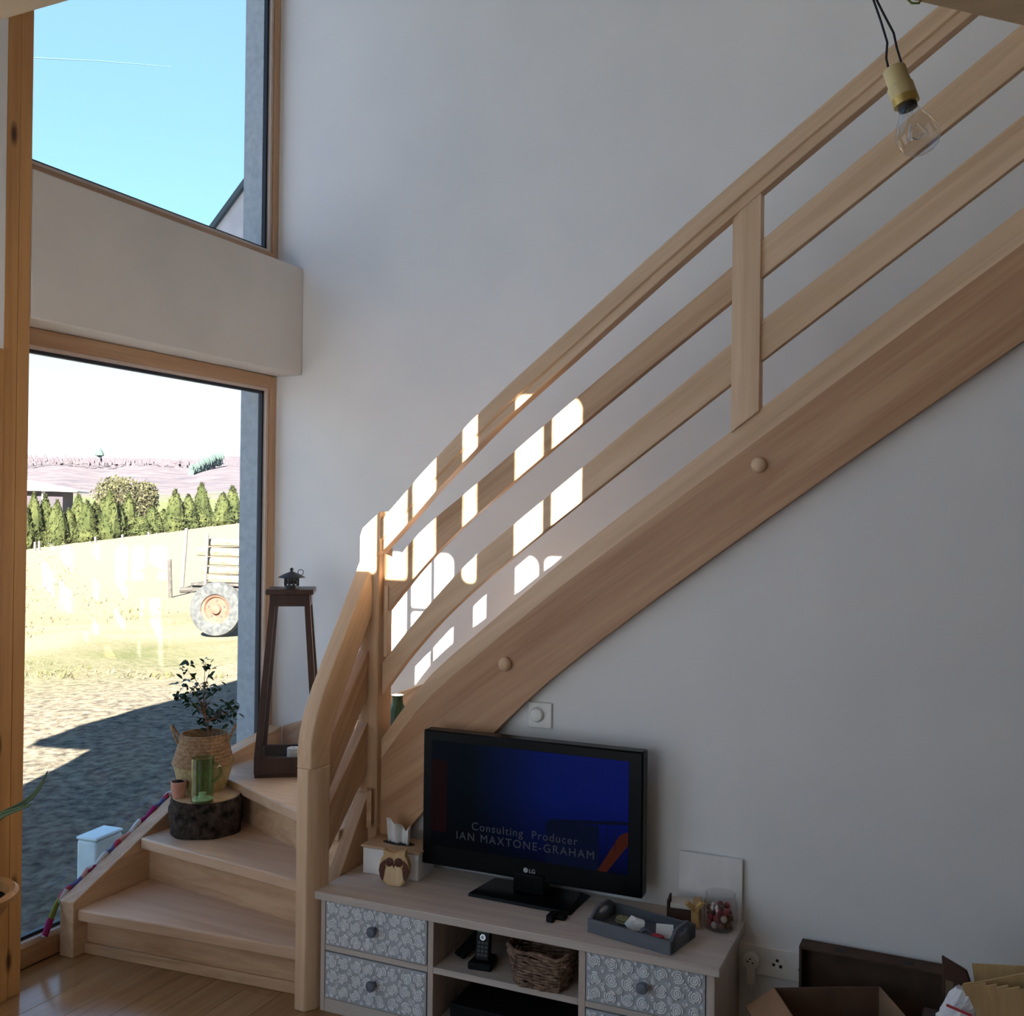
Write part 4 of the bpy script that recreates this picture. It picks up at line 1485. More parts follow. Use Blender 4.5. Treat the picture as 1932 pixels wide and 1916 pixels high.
bx = thing('media_box', 'black set-top box in the lower opening of the bench', 'media player', Vector((-1.26, 2.68, .041)), CR)
obj('case', MB().box(-.13, .21, -.10, .10, 0, .05), M['tvmatte'], bx, world=False, bevel=.003)
obj('front_light', MB().box(-.03, -.022, -.1012, -.1, .03, .034), M['steel'], bx, world=False)

# ------------------------------------------------------------------ wall fittings
sw_ = thing('light_switch', 'white round-button light switch on the wall below the stair string', 'switch', (-1.243, YU, .882))
obj('plate', MB().box(-1.283, -1.203, YU - .009, YU, .842, .922), M['socket'], sw_, bevel=.003)
mb = MB()
mb.T = Matrix.Translation((-1.250, YU - .009, .884)) @ Matrix.Rotation(R(90), 4, 'X')
mb.lathe([(.0225, 0), (.0225, .006), (.019, .012), (.010, .0155), (.002, .0165)], 24)
obj('button', mb, M['socket'], sw_)
so = thing('wall_socket', 'white triple wall socket between the bench and the brown box', 'socket', (-.514, YU, .261))
obj('plate', MB().box(-.626, -.402, YU - .010, YU, .220, .302), M['socket'], so, bevel=.003)
for cx in (-.584, -.514, -.443):
    mb = MB()
    mb.T = Matrix.Translation((cx, YU - .010, .261)) @ Matrix.Rotation(R(90), 4, 'X')
    mb.lathe([(.0225, -.002), (.0225, .0012), (.019, .0012), (.0185, -.004)], 24)
    w_ = obj('socket_well', mb, M['socket'], so)
    if cx < -.55:
        continue
    for dx, dz, r in ((-.0095, -.004, .0042), (.0095, -.006, .0046), (0, .009, .0042)):
        h = MB()
        h.T = Matrix.Translation((cx + dx, YU - .0115, .261 + dz)) @ Matrix.Rotation(R(90), 4, 'X')
        h.lathe([(r, -.001), (r, .0008)], 12)
        obj('pin_hole', h, M['hole'], w_)
pg = thing('plug', 'white plug with its lead in the left socket beside the bench', 'plug', (-.584, YU - .012, .21))
mb = MB()
mb.T = Matrix.Translation((-.584, YU - .0117, .261)) @ Matrix.Rotation(R(90), 4, 'X')
mb.lathe([(.0215, 0), (.0225, .012), (.020, .022), (.002, .024)], 24)
obj('plug_head', mb, M['socket'], pg)
obj('plug_grip', MB().box(-.596, -.572, YU - .034, YU - .016, .198, .248), M['socket'], pg, bevel=.003)
for dx, dz in ((-.007, 0), (.007, -.002), (0, .008)):
    h = MB()
    h.T = Matrix.Translation((-.584 + dx, YU - .0350, .262 + dz)) @ Matrix.Rotation(R(90), 4, 'X')
    h.lathe([(.0024, -.001), (.0024, .0008)], 10)
    obj('pin_hole', h, M['hole'], pg)
obj('lead', MB().tube([(-.584, YU - .025, .2), (-.585, YU - .025, .17), (-.59, YU - .022, .12), (-.598, YU - .02, .05), (-.60, YU - .02, .005)], .0035, 6), M['socket'], pg)

# ------------------------------------------------------------------ boxes at the lower right
bb = thing('brown_box', 'large shallow dark brown box standing on its edge against the wall', 'box', (-.265, 2.84, 0), R(0))
BX0, BX1, BHt = -.446, -.085, .345
obj('back_panel', MB().box(BX0, BX1, 2.862, 2.868, 0, BHt), M['card_d'], bb)
obj('side_flap', MB().box(BX0, BX0 + .006, 2.812, 2.862, 0, BHt), M['card_d'], bb)
obj('side_flap', MB().box(BX1 - .006, BX1, 2.812, 2.862, 0, BHt), M['card_d'], bb)
obj('side_flap', MB().box(BX0 + .006, BX1 - .006, 2.812, 2.862, BHt - .006, BHt), M['card_d'], bb)
obj('side_flap', MB().box(BX0 + .006, BX1 - .006, 2.812, 2.862, 0, .006), M['card_d'], bb)
for u in (.25, .72):
    x = BX0 + (BX1 - BX0) * u
    obj('tab_slot', MB().box(x, x + .03, 2.826, 2.842, BHt, BHt + .0012), M['hole'], bb)
b0, b1 = hit(1458, 1862, 2, .28), hit(1660, 1860, 2, .28)
ca = math.atan2(b1.y - b0.y, b1.x - b0.x)
cl = (b1 - b0).length
cb = thing('cardboard_box', 'open brown cardboard box on the floor before the dark box', 'box', (b0.x, b0.y, 0), ca)
CDp = .20
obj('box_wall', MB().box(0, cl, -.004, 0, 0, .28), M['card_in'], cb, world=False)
obj('box_wall', MB().box(0, .004, -CDp, -.004, 0, .28), M['card'], cb, world=False)
obj('box_wall', MB().box(cl - .004, cl, -CDp, -.004, 0, .28), M['card'], cb, world=False)
obj('box_wall', MB().box(.004, cl - .004, -CDp, -CDp + .004, 0, .28), M['card'], cb, world=False)
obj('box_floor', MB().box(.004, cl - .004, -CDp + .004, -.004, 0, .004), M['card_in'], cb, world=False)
f = MB()
f.T = Matrix.Translation((0, 0, .28)) @ Matrix.Rotation(R(-122), 4, 'Y')
f.box(-.004, 0, -CDp, -.004, 0, .085)
obj('box_flap', f, M['card'], cb, world=False)
f = MB()
f.T = Matrix.Translation((0, -CDp, .28)) @ Matrix.Rotation(R(115), 4, 'X')
f.box(.0, cl, 0, .004, 0, .06)
obj('box_flap', f, M['card'], cb, world=False)
f = MB()
f.T = Matrix.Translation((cl, 0, .28)) @ Matrix.Rotation(R(158), 4, 'Y')
f.box(0, .004, -CDp, -.004, 0, .06)
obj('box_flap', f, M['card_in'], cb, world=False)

# stool carrying a bag and a veneer basket, bottom right corner
stl = thing('low_stool', 'low dark stool under the white bag and the yellow basket', 'stool', (.06, 2.56, 0))
obj('seat', MB().box(-.13, .26, 2.42, 2.70, .27, .30), M['dark_wood'], stl, bevel=.004)
for sx in (-.11, .24):
    for sy in (2.44, 2.68):
        obj('leg', MB().box(sx - .015, sx + .015, sy - .015, sy + .015, 0, .27), M['dark_wood'], stl)
def film(name, loc, w, h, d, seed, mat):
    rnd = random.Random(seed)
    vs, fs = [], []
    n, mth = 18, 8
    for j in range(mth):
        t = j / (mth - 1)
        for i in range(n):
            a = 2 * math.pi * i / n
            k_ = (1 - .55 * t ** 2.2) * (1 + .08 * math.sin(5 * a + j) + rnd.uniform(-.06, .06))
            vs.append((loc[0] + w * k_ * math.cos(a) + .02 * t, loc[1] + d * k_ * math.sin(a), loc[2] + h * t + rnd.uniform(-.006, .006) * (1 if 0 < j else 0)))
    for j in range(mth - 1):
        for i in range(n):
            fs.append((j * n + i, j * n + (i + 1) % n, (j + 1) * n + (i + 1) % n, (j + 1) * n + i))
    fs += [tuple(range(n - 1, -1, -1)), tuple((mth - 1) * n + i for i in range(n))]
    return MB().add(vs, fs)


bg = thing('plastic_bag', 'white plastic bag with red print beside the yellow basket', 'bag', (-.045, 2.56, .302))
obj('bag_film', film('film', (-.045, 2.56, .302), .062, .120, .045, 3, M['plasticbag']), M['plasticbag'], bg, smooth=False)
rp_ = MB()
rp_.T = Matrix.Translation((-.072, 2.510, .395)) @ Matrix.Rotation(R(14), 4, 'Y') @ Matrix.Rotation(R(-20), 4, 'X')
rp_.box(0, .055, -.001, .001, 0, .006)
obj('red_print', rp_, M['redpaper'], bg)
rp_ = MB()
rp_.T = Matrix.Translation((-.112, 2.520, .335)) @ Matrix.Rotation(R(-20), 4, 'Y')
rp_.box(0, .024, -.004, .004, 0, .012)
obj('red_print', rp_, M['redpaper'], bg)
wd = MB()
wd.add([(-.082, 2.60, .415), (-.085, 2.60, .470), (-.030, 2.60, .445), (-.020, 2.60, .415), (-.082, 2.615, .415), (-.085, 2.615, .470), (-.030, 2.615, .445), (-.020, 2.615, .415)], [(0, 1, 2, 3), (7, 6, 5, 4), (0, 4, 5, 1), (1, 5, 6, 2), (2, 6, 7, 3), (3, 7, 4, 0)])
for v in wd.v:
    v.z -= .0
wd.box(-.06, -.03, 2.60, 2.615, .302, .416)
tag(obj('leather_wallet', wd, M['chocolate'], bevel=.003), 'dark brown leather case standing up behind the white bag', 'case')
vb = thing('veneer_basket', 'yellow veneer basket tipped towards the bottom right corner', 'basket', (.09, 2.56, .302))
nst = 9
for i in range(nst):
    t = i / nst
    s = MB()
    s.T = Matrix.Translation((.040 + .030 * i * .8, 2.535 - .004 * i, .302)) @ Matrix.Rotation(R(-23), 4, 'Y') @ Matrix.Rotation(R(6), 4, 'X')
    s.box(-.013, .0125, -.003 + .0006 * (i % 2), .001 + .0006 * (i % 2), 0, .168 + .004 * i)
    obj('slat', s, M['veneer'], vb)
s = MB()
s.T = Matrix.Translation((.022, 2.548, .302)) @ Matrix.Rotation(R(-23), 4, 'Y') @ Matrix.Rotation(R(6), 4, 'X')
s.box(-.004, .235, .0015, .006, .125, .150)
obj('hoop', s, M['veneer'], vb)
s = MB()
s.T = Matrix.Translation((.012, 2.62, .302)) @ Matrix.Rotation(R(-8), 4, 'Y')
s.box(-.01, .235, -.002, .002, 0, .16)
obj('back_side', s, M['veneer'], vb)

# ------------------------------------------------------------------ plant and bowl at the left edge
PLc = at_depth(-76, 1694, 2.55)
pp_ = thing('planter', 'wooden bowl planter with long green blades at the left edge', 'potted plant', PLc)
pz_ = PLc.z
stz = pz_ - .13
obj('bowl', MB().lathe([(.045, -.115), (.075, -.085), (.105, -.040), (.118, -.012), (.132, -.006), (.135, .006), (.126, .014), (.112, .008), (.106, -.02)], 36, PLc, True, False), M['pine'], pp_)
obj('soil', MB().lathe([(.1065, -.03), (.1065, -.014), (.03, -.006)], 24, PLc), M['soil'], pp_)


def blade(pts, wmax, name='blade'):
    pts = [Vector(p) for p in pts]
    vs, fs = [], []
    n = len(pts)
    for i, p in enumerate(pts):
        t = i / (n - 1)
        d = (pts[min(i + 1, n - 1)] - pts[max(i - 1, 0)]).normalized()
        sd_ = d.cross(fwd).normalized()
        w = wmax * (1 - t ** 1.8) * (.55 + .45 * min(1, t * 4)) + .0006
        vs += [p - sd_ * w, p + fwd * w * .5, p + sd_ * w]
    for i in range(n - 1):
        for q in range(2):
            fs.append((3 * i + q, 3 * i + q + 1, 3 * i + 4 + q, 3 * i + 3 + q))
    o = obj(name, MB().add(vs, fs), M['leaf2'], pp_)
    s_ = o.modifiers.new('thickness', 'SOLIDIFY')
    s_.thickness = .0015
    return o


PB = PLc + Vector((0, 0, -.01))


def curve(pxs, dep):
    q = [at_depth(a, b, dep) for a, b in pxs]
    q = [PB] + q
    for _ in range(2):
        r_ = [q[0]]
        for a, b in zip(q, q[1:]):
            r_ += [a.lerp(b, .25), a.lerp(b, .75)]
        q = r_ + [q[-1]]
    return q


blade(curve([(-40, 1580), (0, 1538), (40, 1518), (66, 1498), (82, 1472), (90, 1454)], 2.52), .009)
blade(curve([(-45, 1590), (-8, 1540), (30, 1527), (62, 1516)], 2.50), .012)
blade(curve([(-80, 1560), (-110, 1480), (-140, 1450)], 2.55), .011)
blade(curve([(-62, 1540), (-58, 1450), (-50, 1400)], 2.62), .011)
obj('stand_leg', MB().lathe([(.035, stz + .015 - PLc.z), (.02, stz - .1 - PLc.z), (.02, .12 - PLc.z), (.10, .0 - PLc.z + .02), (.10, -PLc.z)], 16, PLc), M['pine'], pp_)

# ------------------------------------------------------------------ bare bulb hanging from the mezzanine
bt = at_depth(1686, 128, 1.30)
be = at_depth(1744, 289, 1.285)
ax = (be - bt).normalized()
blen = (be - bt).length
q = Vector((0, 0, 1)).rotation_difference(ax).to_matrix().to_4x4()
BM = Matrix.Translation(bt) @ q
ceil_pt = Vector((-.150, 1.355, 2.20))
bulb = thing('light_bulb', 'bare clear light bulb in a cream holder hanging at the upper right', 'light bulb', bt)


def bl(prof, n=24, **k_):
    mb = MB()
    mb.T = BM
    return mb.lathe([(r * KR, z) for r, z in prof], n, **k_)


u = blen
KR = 1.30 / 1.47
obj('lamp_holder', bl([(.014, 0), (.0165, .002), (.0165, u * .20), (.0185, u * .21), (.0185, u * .35), (.016, u * .36)], 10), M['beigeplastic'], bulb)
obj('holder_ring', bl([(.0185, u * .345), (.0185, u * .43), (.0155, u * .44)], 24), M['brass'], bulb)
obj('bulb_cap', bl([(.0135, u * .43), (.0135, u * .485), (.012, u * .49)], 20), M['black_metal'], bulb)
gp = [(.0125, u * .47), (.0135, u * .50), (.017, u * .55), (.0225, u * .61), (.027, u * .67), (.0298, u * .74), (.0305, u * .80), (.029, u * .87), (.024, u * .935), (.015, u * .98), (.002, u * 1.0)]
obj('glass_envelope', bl(gp, 32), M['bulbglass'], bulb)
obj('stem', bl([(.0055, u * .48), (.0045, u * .56), (.003, u * .66), (.0045, u * .69), (.001, u * .70)], 14), M['clearglass'], bulb)
mb = MB()
mb.T = BM
mb.tube([(-.004, 0, u * .66), (-.012, 0, u * .80), (-.006, .008, u * .77), (0, .010, u * .81), (.006, .008, u * .77), (.012, 0, u * .80), (.004, 0, u * .66)], .0007, 5)
obj('filament', mb, M['steel'], bulb)
w1 = [at_depth(1678, 137, 1.30), at_depth(1672, 110, 1.30), at_depth(1674, 80, 1.30), at_depth(1662, 40, 1.305), at_depth(1648, 0, 1.31), ceil_pt]
w2 = [at_depth(1702, 123, 1.30), at_depth(1692, 90, 1.30), at_depth(1686, 62, 1.30), at_depth(1668, 28, 1.305), at_depth(1654, 0, 1.31), ceil_pt + Vector((.006, 0, 0))]
for w in (w1, w2):
    obj('wire', MB().tube(w, .0016, 6), M['wire'], bulb)
w3_ = [ceil_pt + Vector((.01, 0, 0)), at_depth(1700, -30, 1.31), at_depth(1712, -2, 1.31), at_depth(1720, 6, 1.31), at_depth(1734, 6, 1.31), at_depth(1744, -14, 1.31), at_depth(1740, -60, 1.31)]
obj('earth_wire', MB().tube(w3_, .0016, 6), M['wire_g'], bulb, label='yellow-green earth wire curled up')

# ------------------------------------------------------------------ outdoors
GZ = -.15


def gz(x, y):
    """The field: level near the house, rising to the right towards the hedge."""
    dep = x * fwd.x + y * fwd.y
    lat = x * right.x + y * right.y
    t = min(1, max(0, (dep - 16) / 26))
    return GZ + t * t * (3 - 2 * t) * (-.32 + .134 * min(25, max(-10, lat * 50 / max(dep, 1) + 24.2)))


rnd = random.Random(21)
vs, fs = [], []
# fan of ground cells, finer near the house
radii = [0] + [2.5 * 1.10 ** i for i in range(60)]
na = 60
for r in radii:
    for j in range(na + 1):
        a = R(88 + 100 * j / na)
        x_, y_ = -2.2 + r * math.cos(a), 1.5 + r * math.sin(a)
        z_ = gz(x_, y_) - .02
        if 2 < r < 60:
            z_ += .025 * math.sin(x_ * 2.1 + y_) * math.sin(y_ * 1.7) + rnd.uniform(-.012, .012)
        vs.append((x_, y_, z_))
for i in range(len(radii) - 1):
    for j in range(na):
        a = i * (na + 1) + j
        fs.append((a, a + 1, a + na + 2, a + na + 1))
me = MB().add(vs, fs)
g = obj('field_ground', me, M['ground'], kind='structure')
inv = Vector(g.location)
for v in g.data.vertices:
    v.co += Vector((inv.x, inv.y, 0))
g.location.x = g.location.y = 0
# ground under and around the rest of the house, surface invented for its light bounce
struct('yard_ground', MB().box(-2.6, 60, -60, 40, GZ - .5, GZ - .05), M['bounce_ground'])

# rough tufts of dry grass: countless, one object
mb = MB()
for i in range(2600):
    px, py = rnd.uniform(40, 470), 1040 + 240 * rnd.random() ** 1.3
    p = hit(px, py, 2, GZ - .02)
    dd = (p - EYE).length
    if dd > 40 or dd < 10.5 or (p - Vector((-8.5, 11.0, GZ))).length < 3.2:
        continue
    h = rnd.uniform(.02, .06)
    a = rnd.uniform(0, 6.28)
    w = .012 + .012 * rnd.random()
    lx, ly = rnd.uniform(-.05, .05), rnd.uniform(-.05, .05)
    mb.add([p + Vector((w * math.cos(a), w * math.sin(a), -.02)), p - Vector((w * math.cos(a), w * math.sin(a), .02)), p + Vector((lx, ly, h)), p + Vector((w * math.sin(a), w * math.cos(a), -.02))], [(0, 1, 2), (1, 3, 2), (3, 0, 2)])
tag(obj('grass_tufts', mb, noise_mat('straw_grass', (.05, .055, .02), (.11, .095, .06), 2, .9, .1), smooth=False), 'dry grass tufts scattered over the field outside', 'grass', kind='stuff')

ORD = ['first', 'second', 'third', 'fourth', 'fifth', 'sixth', 'seventh', 'eighth', 'ninth', 'tenth', 'eleventh', 'twelfth', 'thirteenth', 'fourteenth', 'fifteenth', 'sixteenth', 'seventeenth', 'eighteenth', 'nineteenth']


def conifer_mesh(seed):
    rn = random.Random(seed)
    vs, fs = [], []

    def tri(p, s):
        a = rn.uniform(0, 6.28)
        d = Vector((math.cos(a), math.sin(a), rn.uniform(-.3, .9))).normalized() * s
        e = Vector((-math.sin(a), math.cos(a), rn.uniform(-.2, .2))) * s * .55
        n0 = len(vs)
        vs.extend([p - e, p + e, p + d * 1.5 + Vector((0, 0, s * .9))])
        fs.append((n0, n0 + 1, n0 + 2))

    n = 10
    prof = [(.26, .0), (.30, .15), (.27, .35), (.20, .6), (.10, .85), (.01, .98)]
    for r, z in prof:
        for k_ in range(n):
            a = 2 * math.pi * k_ / n
            rr = r * rn.uniform(.75, 1.05)
            vs.append(Vector((rr * math.cos(a), rr * math.sin(a), z)))
    for i in range(len(prof) - 1):
        for k_ in range(n):
            fs.append((i * n + k_, i * n + (k_ + 1) % n, (i + 1) * n + (k_ + 1) % n, (i + 1) * n + k_))
    for i in range(950):
        z = rn.random() ** 1.15
        R0 = .34 * (1 - z) ** .72 * (1 if z > .12 else .85 + z)
        r = R0 * rn.uniform(.72, 1.12)
        a = rn.uniform(0, 6.28)
        tri(Vector((r * math.cos(a), r * math.sin(a), z * .97)), rn.uniform(.022, .05))
    mb = MB().add(vs, fs)
    me = bpy.data.meshes.new('conifer')
    me.from_pydata([tuple(v) for v in mb.v], [], mb.f)
    me.materials.append(M['conifer'])
    return me


CM = [conifer_mesh(s) for s in (1, 2, 3, 4)]
trees = [(44, 945), (63, 926), (84, 929), (107, 940), (129, 957), (147, 929), (164, 940), (178, 944), (195, 936), (207, 922), (222, 946), (243, 929), (266, 968), (287, 951), (308, 958), (330, 920), (355, 929), (380, 908), (420, 926), (438, 913), (462, 930)]
trees = [t for t in trees]
for i, (px, ty) in enumerate(trees):
    by = 1036 - (px - 45) * .123
    dep = 50 + (i % 3) * .7
    pb_ = at_depth(px, by, dep)
    pb_.z = gz(pb_.x, pb_.y)
    pt = at_depth(px, ty, dep)
    h = pt.z - pb_.z
    o = bpy.data.objects.new('conifer', CM[i % 4])
    COL.objects.link(o)
    o.location = (pb_.x, pb_.y, pb_.z - .06)
    wd_ = dep * 50 / F_PX / .68
    o.scale = (wd_, wd_, h)
    o.rotation_euler = (0, 0, i * 1.7)
    size = 'tall' if by - ty > 92 else 'short'
    w_ = ORD[i] if i < 19 else ('last but one' if i == 19 else 'last')
    tag(o, f'{size} green conifer, {w_} from the left in the hedge beyond the field', 'tree', 'conifers in the field hedge')

# pale budding trees behind the hedge
rn = random.Random(5)


def bushy(name, px, ty, by, dep, wpx, label, seed):
    rn = random.Random(seed)
    c = at_depth(px, by, dep)
    topz = at_depth(px, ty, dep).z
    hh = topz - GZ
    w = wpx * dep / F_PX / 2
    root = thing(name, label, 'tree', (c.x, c.y, GZ))
    obj('trunk', MB().tube([(c.x, c.y, GZ), (c.x + .1, c.y, GZ + hh * .4), (c.x, c.y, GZ + hh * .75)], [.25, .18, .06], 7), M['trunk'], root)
    mb = MB()
    ctr = Vector((c.x, c.y, GZ + hh * .6))
    for i in range(2600):
        v = Vector((rn.gauss(0, 1), rn.gauss(0, 1), rn.gauss(0, 1))).normalized() * rn.uniform(.55, 1.0)
        lump = 1 + .15 * math.sin(v.x * 7) * math.sin(v.z * 6 + 1)
        p = ctr + Vector((v.x * w * lump, v.y * w * lump, v.z * hh * .4 * lump))
        s = rn.uniform(.10, .28)
        a = rn.uniform(0, 6.28)
        mb.add([p, p + Vector((math.cos(a) * s, math.sin(a) * s, rn.uniform(-.1, .2))), p + Vector((-math.sin(a) * s * .5, math.cos(a) * s * .5, s))], [(0, 1, 2)])
    obj('crown', mb, M['willow'], root, smooth=False, kind='stuff')
    return root


bushy('willow_tree', 222, 898, 1010, 85, 88, 'broad pale yellow-green bare tree behind the middle of the hedge', 3)
bushy('willow_tree', 272, 908, 1010, 92, 50, 'smaller pale yellow-green bare tree right of the broad one', 8)

# field fence posts
fp = [(66, 1022, 1040), (74, 1020, 1038), (172, 1021, 1033), (180, 1012, 1032), (231, 1008, 1029), (283, 1003, 1024), (296, 1005, 1023)]
for i, (px, ty, by) in enumerate(fp):
    dep = 47
    p = at_depth(px, by, dep)
    p.z = min(p.z, gz(p.x, p.y) + .02)
    tp = at_depth(px + (-3 if i == 5 else 0), ty, dep)
    mb = MB().tube([p + Vector((0, 0, -.12)), tp], .055, 7)
    tag(obj('fence_post', mb, M['postpale']), f'pale wooden field post before the hedge, {ORD[i]} from the left', 'post', 'posts before the hedge')
for (px0, ty, px1, by, lab, mt_) in ((352, 996, 343, 1114, 'tall leaning grey stake left of the log trailer', 'postpale'), (320, 1055, 322, 1129, 'short dark stake in the middle of the field', 'post_w')):
    p = hit(px1, by, 2, GZ)
    dep = (p - EYE).dot(fwd)
    tag(obj('fence_stake', MB().tube([p + Vector((0, 0, -.05)), at_depth(px0, ty, dep)], .035, 8), M[mt_]), lab, 'post')

# barn with a white roof
bn = at_depth(62, 935, 130)
BD = (bn - EYE).normalized()
barn = thing('barn', 'low barn with a wide white roof at the left beyond the hedge', 'barn', (bn.x, bn.y, GZ), R(40))
zb, zr = at_depth(62, 922, 130).z - GZ, at_depth(62, 906, 130).z - GZ
obj('barn_wall', MB().box(-16, 4.2, -4, 4, 0, zb), M['barnwall'], barn, world=False)
obj('barn_roof', MB().add([(-17, -5, zb), (6.0, -5, zb - .4), (6.0, 5, zb - .4), (-17, 5, zb), (-17, 0, zr), (0, 0, zr), (-17, -5, zb + .2), (6.0, -5, zb - .2), (6.0, 5, zb - .2), (-17, 5, zb + .2)], [(6, 7, 5, 4), (8, 9, 4, 5), (7, 8, 5), (6, 4, 9), (0, 3, 2, 1), (0, 1, 7, 6), (1, 2, 8, 7), (2, 3, 9, 8)]), M['barnroof'], barn, world=False, smooth=False)
for i in range(4):
    obj('barn_pillar', MB().box(-12 + 4.6 * i, -11.6 + 4.6 * i, -4.4, -4.1, 0, zb), M['barnroof'], barn, world=False)

# wooded hill on the horizon: one landform
rn = random.Random(11)
vs, fs = [], []
nA, nR = 90, 14
for j in range(nR + 1):
    t = j / nR
    dist = 260 + 800 * t
    for i in range(nA + 1):
        px = -700 + 2000 * i / nA
        ang_ = YAW - math.atan((px - 966) / F_PX)
        dirx, diry = -math.sin(ang_), math.cos(ang_)
        crest = 57 + 4.0 * math.sin(i * .13) - .030 * (px - 250) * .06 + 2.0 * math.sin(i * .9) + rn.uniform(-1.0, 1.0)
        z = GZ - 2 + (crest + 2) * (t ** 1.35)
        dd = dist / math.cos(ang_ - YAW)
        vs.append((dirx * dd, diry * dd, z))
for j in range(nR):
    for i in range(nA):
        a = j * (nA + 1) + i
        fs.append((a, a + 1, a + nA + 2, a + nA + 1))
hill = tag(obj('wooded_hill', MB().add(vs, fs), M['hill'], kind='structure'), 'long mauve wooded hill on the horizon outside', 'hill')
# bare tree tops along the crest and an evergreen grove
mb = MB()
for i in range(700):
    px = 30 + 450 * rn.random()
    dd = rn.uniform(900, 1050)
    py = 856 + 5 * rn.random() + (px - 40) * .02
    p = at_depth(px, py + rn.uniform(2, 9), dd)
    s = rn.uniform(1.2, 2.4)
    mb.add([p + Vector((-s, 0, -4)), p + Vector((s, 0, -4)), p + Vector((0, s, -4)), p + Vector((rn.uniform(-.6, .6), 0, s * 1.1))], [(0, 1, 3), (1, 2, 3), (2, 0, 3)])
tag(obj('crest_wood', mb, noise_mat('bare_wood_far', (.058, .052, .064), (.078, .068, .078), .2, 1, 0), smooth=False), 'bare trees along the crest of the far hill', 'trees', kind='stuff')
mb = MB()
for i in range(150):
    u_ = rn.random()
    px = 360 + 58 * u_
    py = 887 - 22 * u_ + rn.uniform(-8, 7)
    p = at_depth(px, py, 780 + 90 * u_)
    s = rn.uniform(1.6, 2.8)
    mb.lathe([(s, 0), (s * .9, s * .8), (s * .3, s * 1.9), (.05, s * 2.4)], 6, p - Vector((0, 0, s)))
tag(obj('evergreen_grove', mb, M['grove'], smooth=False), 'blue-green evergreen grove on the slope of the far hill', 'trees', kind='stuff')
p = at_depth(188, 856, 960)
tag(obj('lone_pine', MB().tube([p + Vector((0, 0, -6)), p], .5, 6).lathe([(1, -3), (4.2, -1.5), (3.2, 1.5), (1.2, 4.6), (.1, 6)], 8, p), M['grove']), 'single dark pine standing above the crest of the far hill', 'tree')

# trailer loaded with logs
wc = hit(415, 1198, 2, GZ)
TR = Vector((wc.x, wc.y, GZ))
trl = thing('log_trailer', 'old farm trailer with an orange-hubbed wheel beyond the window', 'trailer', TR, R(18))


def wheel(y):
    mb = MB()
    mb.T = Matrix.Translation((0, y, .36)) @ Matrix.Rotation(R(90), 4, 'X')
    mb.lathe([(.20, -.07), (.28, -.09), (.345, -.075), (.36, -.03), (.36, .03), (.345, .075), (.28, .09), (.20, .07)], 36, cap0=False, cap1=False)
    t_ = obj('tyre', mb, M['tyre'], trl, world=False)
    mb = MB()
    mb.T = Matrix.Translation((0, y, .36)) @ Matrix.Rotation(R(90), 4, 'X')
    mb.lathe([(.205, -.06), (.205, .055), (.165, .045), (.15, .02), (.07, .02), (.06, .06), (.002, .065)], 30)
    r_ = obj('wheel_rim', mb, M['rim'], t_, world=False, label='faded orange wheel rim')
    for k_ in range(5):
        a = 2 * math.pi * k_ / 5 + .3
        h_ = MB()
        h_.T = Matrix.Translation((.115 * math.cos(a), y - .0215, .36 + .115 * math.sin(a))) @ Matrix.Rotation(R(90), 4, 'X')
        h_.lathe([(.016, -.002), (.016, .004)], 10)
        o_ = obj('wheel_bolt', h_, M['rust'], t_, world=False)


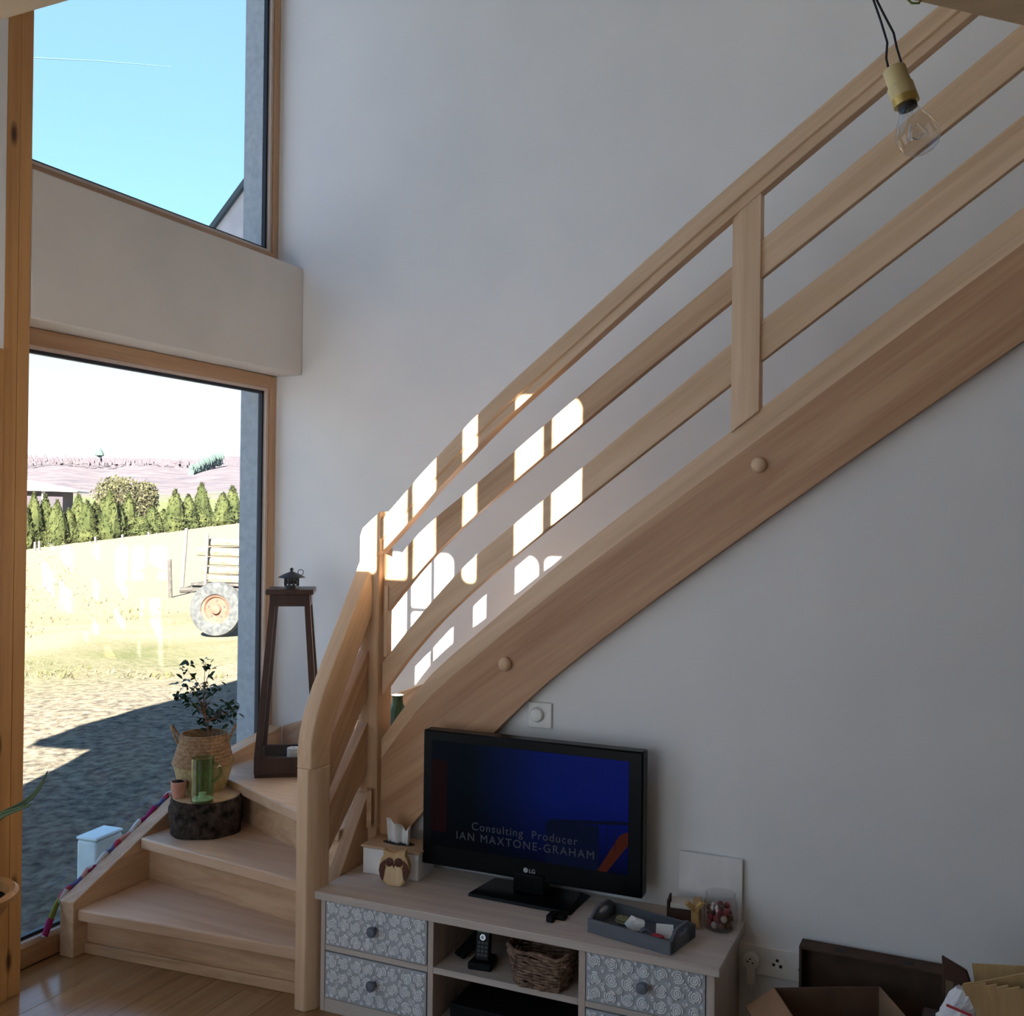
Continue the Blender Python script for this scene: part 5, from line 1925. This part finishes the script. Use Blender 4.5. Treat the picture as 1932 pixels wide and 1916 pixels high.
wheel(-.10)
wheel(1.10)
obj('axle', MB().tube([(0, -.05, .36), (0, 1.05, .36)], .04, 8), M['rust'], trl, world=False)
obj('bed_frame', MB().box(-.42, 2.6, .05, .13, .58, .66).box(-.42, 2.6, .87, .95, .58, .66).box(-.42, -.34, .13, .87, .58, .66).box(2.5, 2.6, .13, .87, .58, .66), M['rust'], trl, world=False)
obj('bed_boards', MB().box(-.42, 2.6, .0, 1.0, .66, .69), M['post_w'], trl, world=False)
obj('axle_bracket', MB().box(-.06, .06, .13, .21, .36, .60).box(-.06, .06, .80, .88, .36, .60), M['rust'], trl, world=False)
obj('drawbar', MB().tube([(-.38, .5, .60), (-.62, .5, .56), (-.80, .5, .55)], .04, 8), M['rust'], trl, world=False)
for xx in (-.20, 1.3):
    obj('stake', MB().tube([(xx - .03, .02, .60), (xx + .02, -.02, 1.36)], .02, 7), M['postpale'], trl, world=False)
tw_ = world_of(trl)
rn = random.Random(17)
zz = .69
row = 0
cnt = 0
while zz < 1.22:
    r_ = rn.uniform(.045, .062)
    y_ = .06
    while y_ < .95 and cnt < 60:
        L0 = -.36 + rn.uniform(-.06, .20) if row < 5 else -.28 + rn.uniform(-.08, .05)
        mb = MB()
        mb.T = tw_ @ Matrix.Translation((0, y_ + r_, zz + r_)) @ Matrix.Rotation(rn.uniform(-.02, .02), 4, 'Y')
        mb.tube([(L0, 0, 0), (L0 + rn.uniform(1.6, 2.2), rn.uniform(-.03, .03), rn.uniform(-.01, .02))], [r_, r_ * .9], 7)
        if y_ < .2 or row >= 6:
            tag(obj('split_log', mb, M['logwood'], smooth=False), 'pale split log stacked on the farm trailer outside', 'log', 'logs on the trailer')
        y_ += 2 * r_ + .004
        cnt += 1
        if y_ > .2 and row < 6:
            break
    zz += 2 * r_ + .012
    row += 1

# canopy roof jutting out beside the upper window
cn = thing('porch_canopy', 'steep grey canopy roof jutting out beside the upper window', 'canopy', (-3.2, 4.0, 2.6))
pa, pb2 = hit(460, 345, 1, 3.9), hit(398, 430, 1, 3.9)
sl_ = (pa.z - pb2.z) / (pa.x - pb2.x)


def cz(x):
    return pb2.z + (x - pb2.x) * sl_


xa, xb = -3.78, XO - .001
obj('canopy_slab', MB().prism([(xa, cz(xa)), (xb, cz(xb)), (xb, cz(xb) - .035), (xa, cz(xa) - .035)], 'xz', 3.88, 5.6), M['roofdark'], cn)
obj('cheek_panel', MB().prism([(xa + .06, cz(xa + .06) - .036), (xb, cz(xb) - .036), (xb, cz(xa))], 'xz', 3.90, 3.93), M['cheek'], cn)

# thin vapour trail in the sky
a_, b_ = at_depth(40, 108, 2500), at_depth(324, 126, 2500)
tag(obj('vapour_trail', MB().tube([a_, a_.lerp(b_, .5) + Vector((0, 0, 3)), b_], [1.6, 1.2, .7], 6), plain('ice_cloud', (.048, .085, .095), 1, 0)), 'thin straight vapour trail high in the blue sky', 'vapour trail')
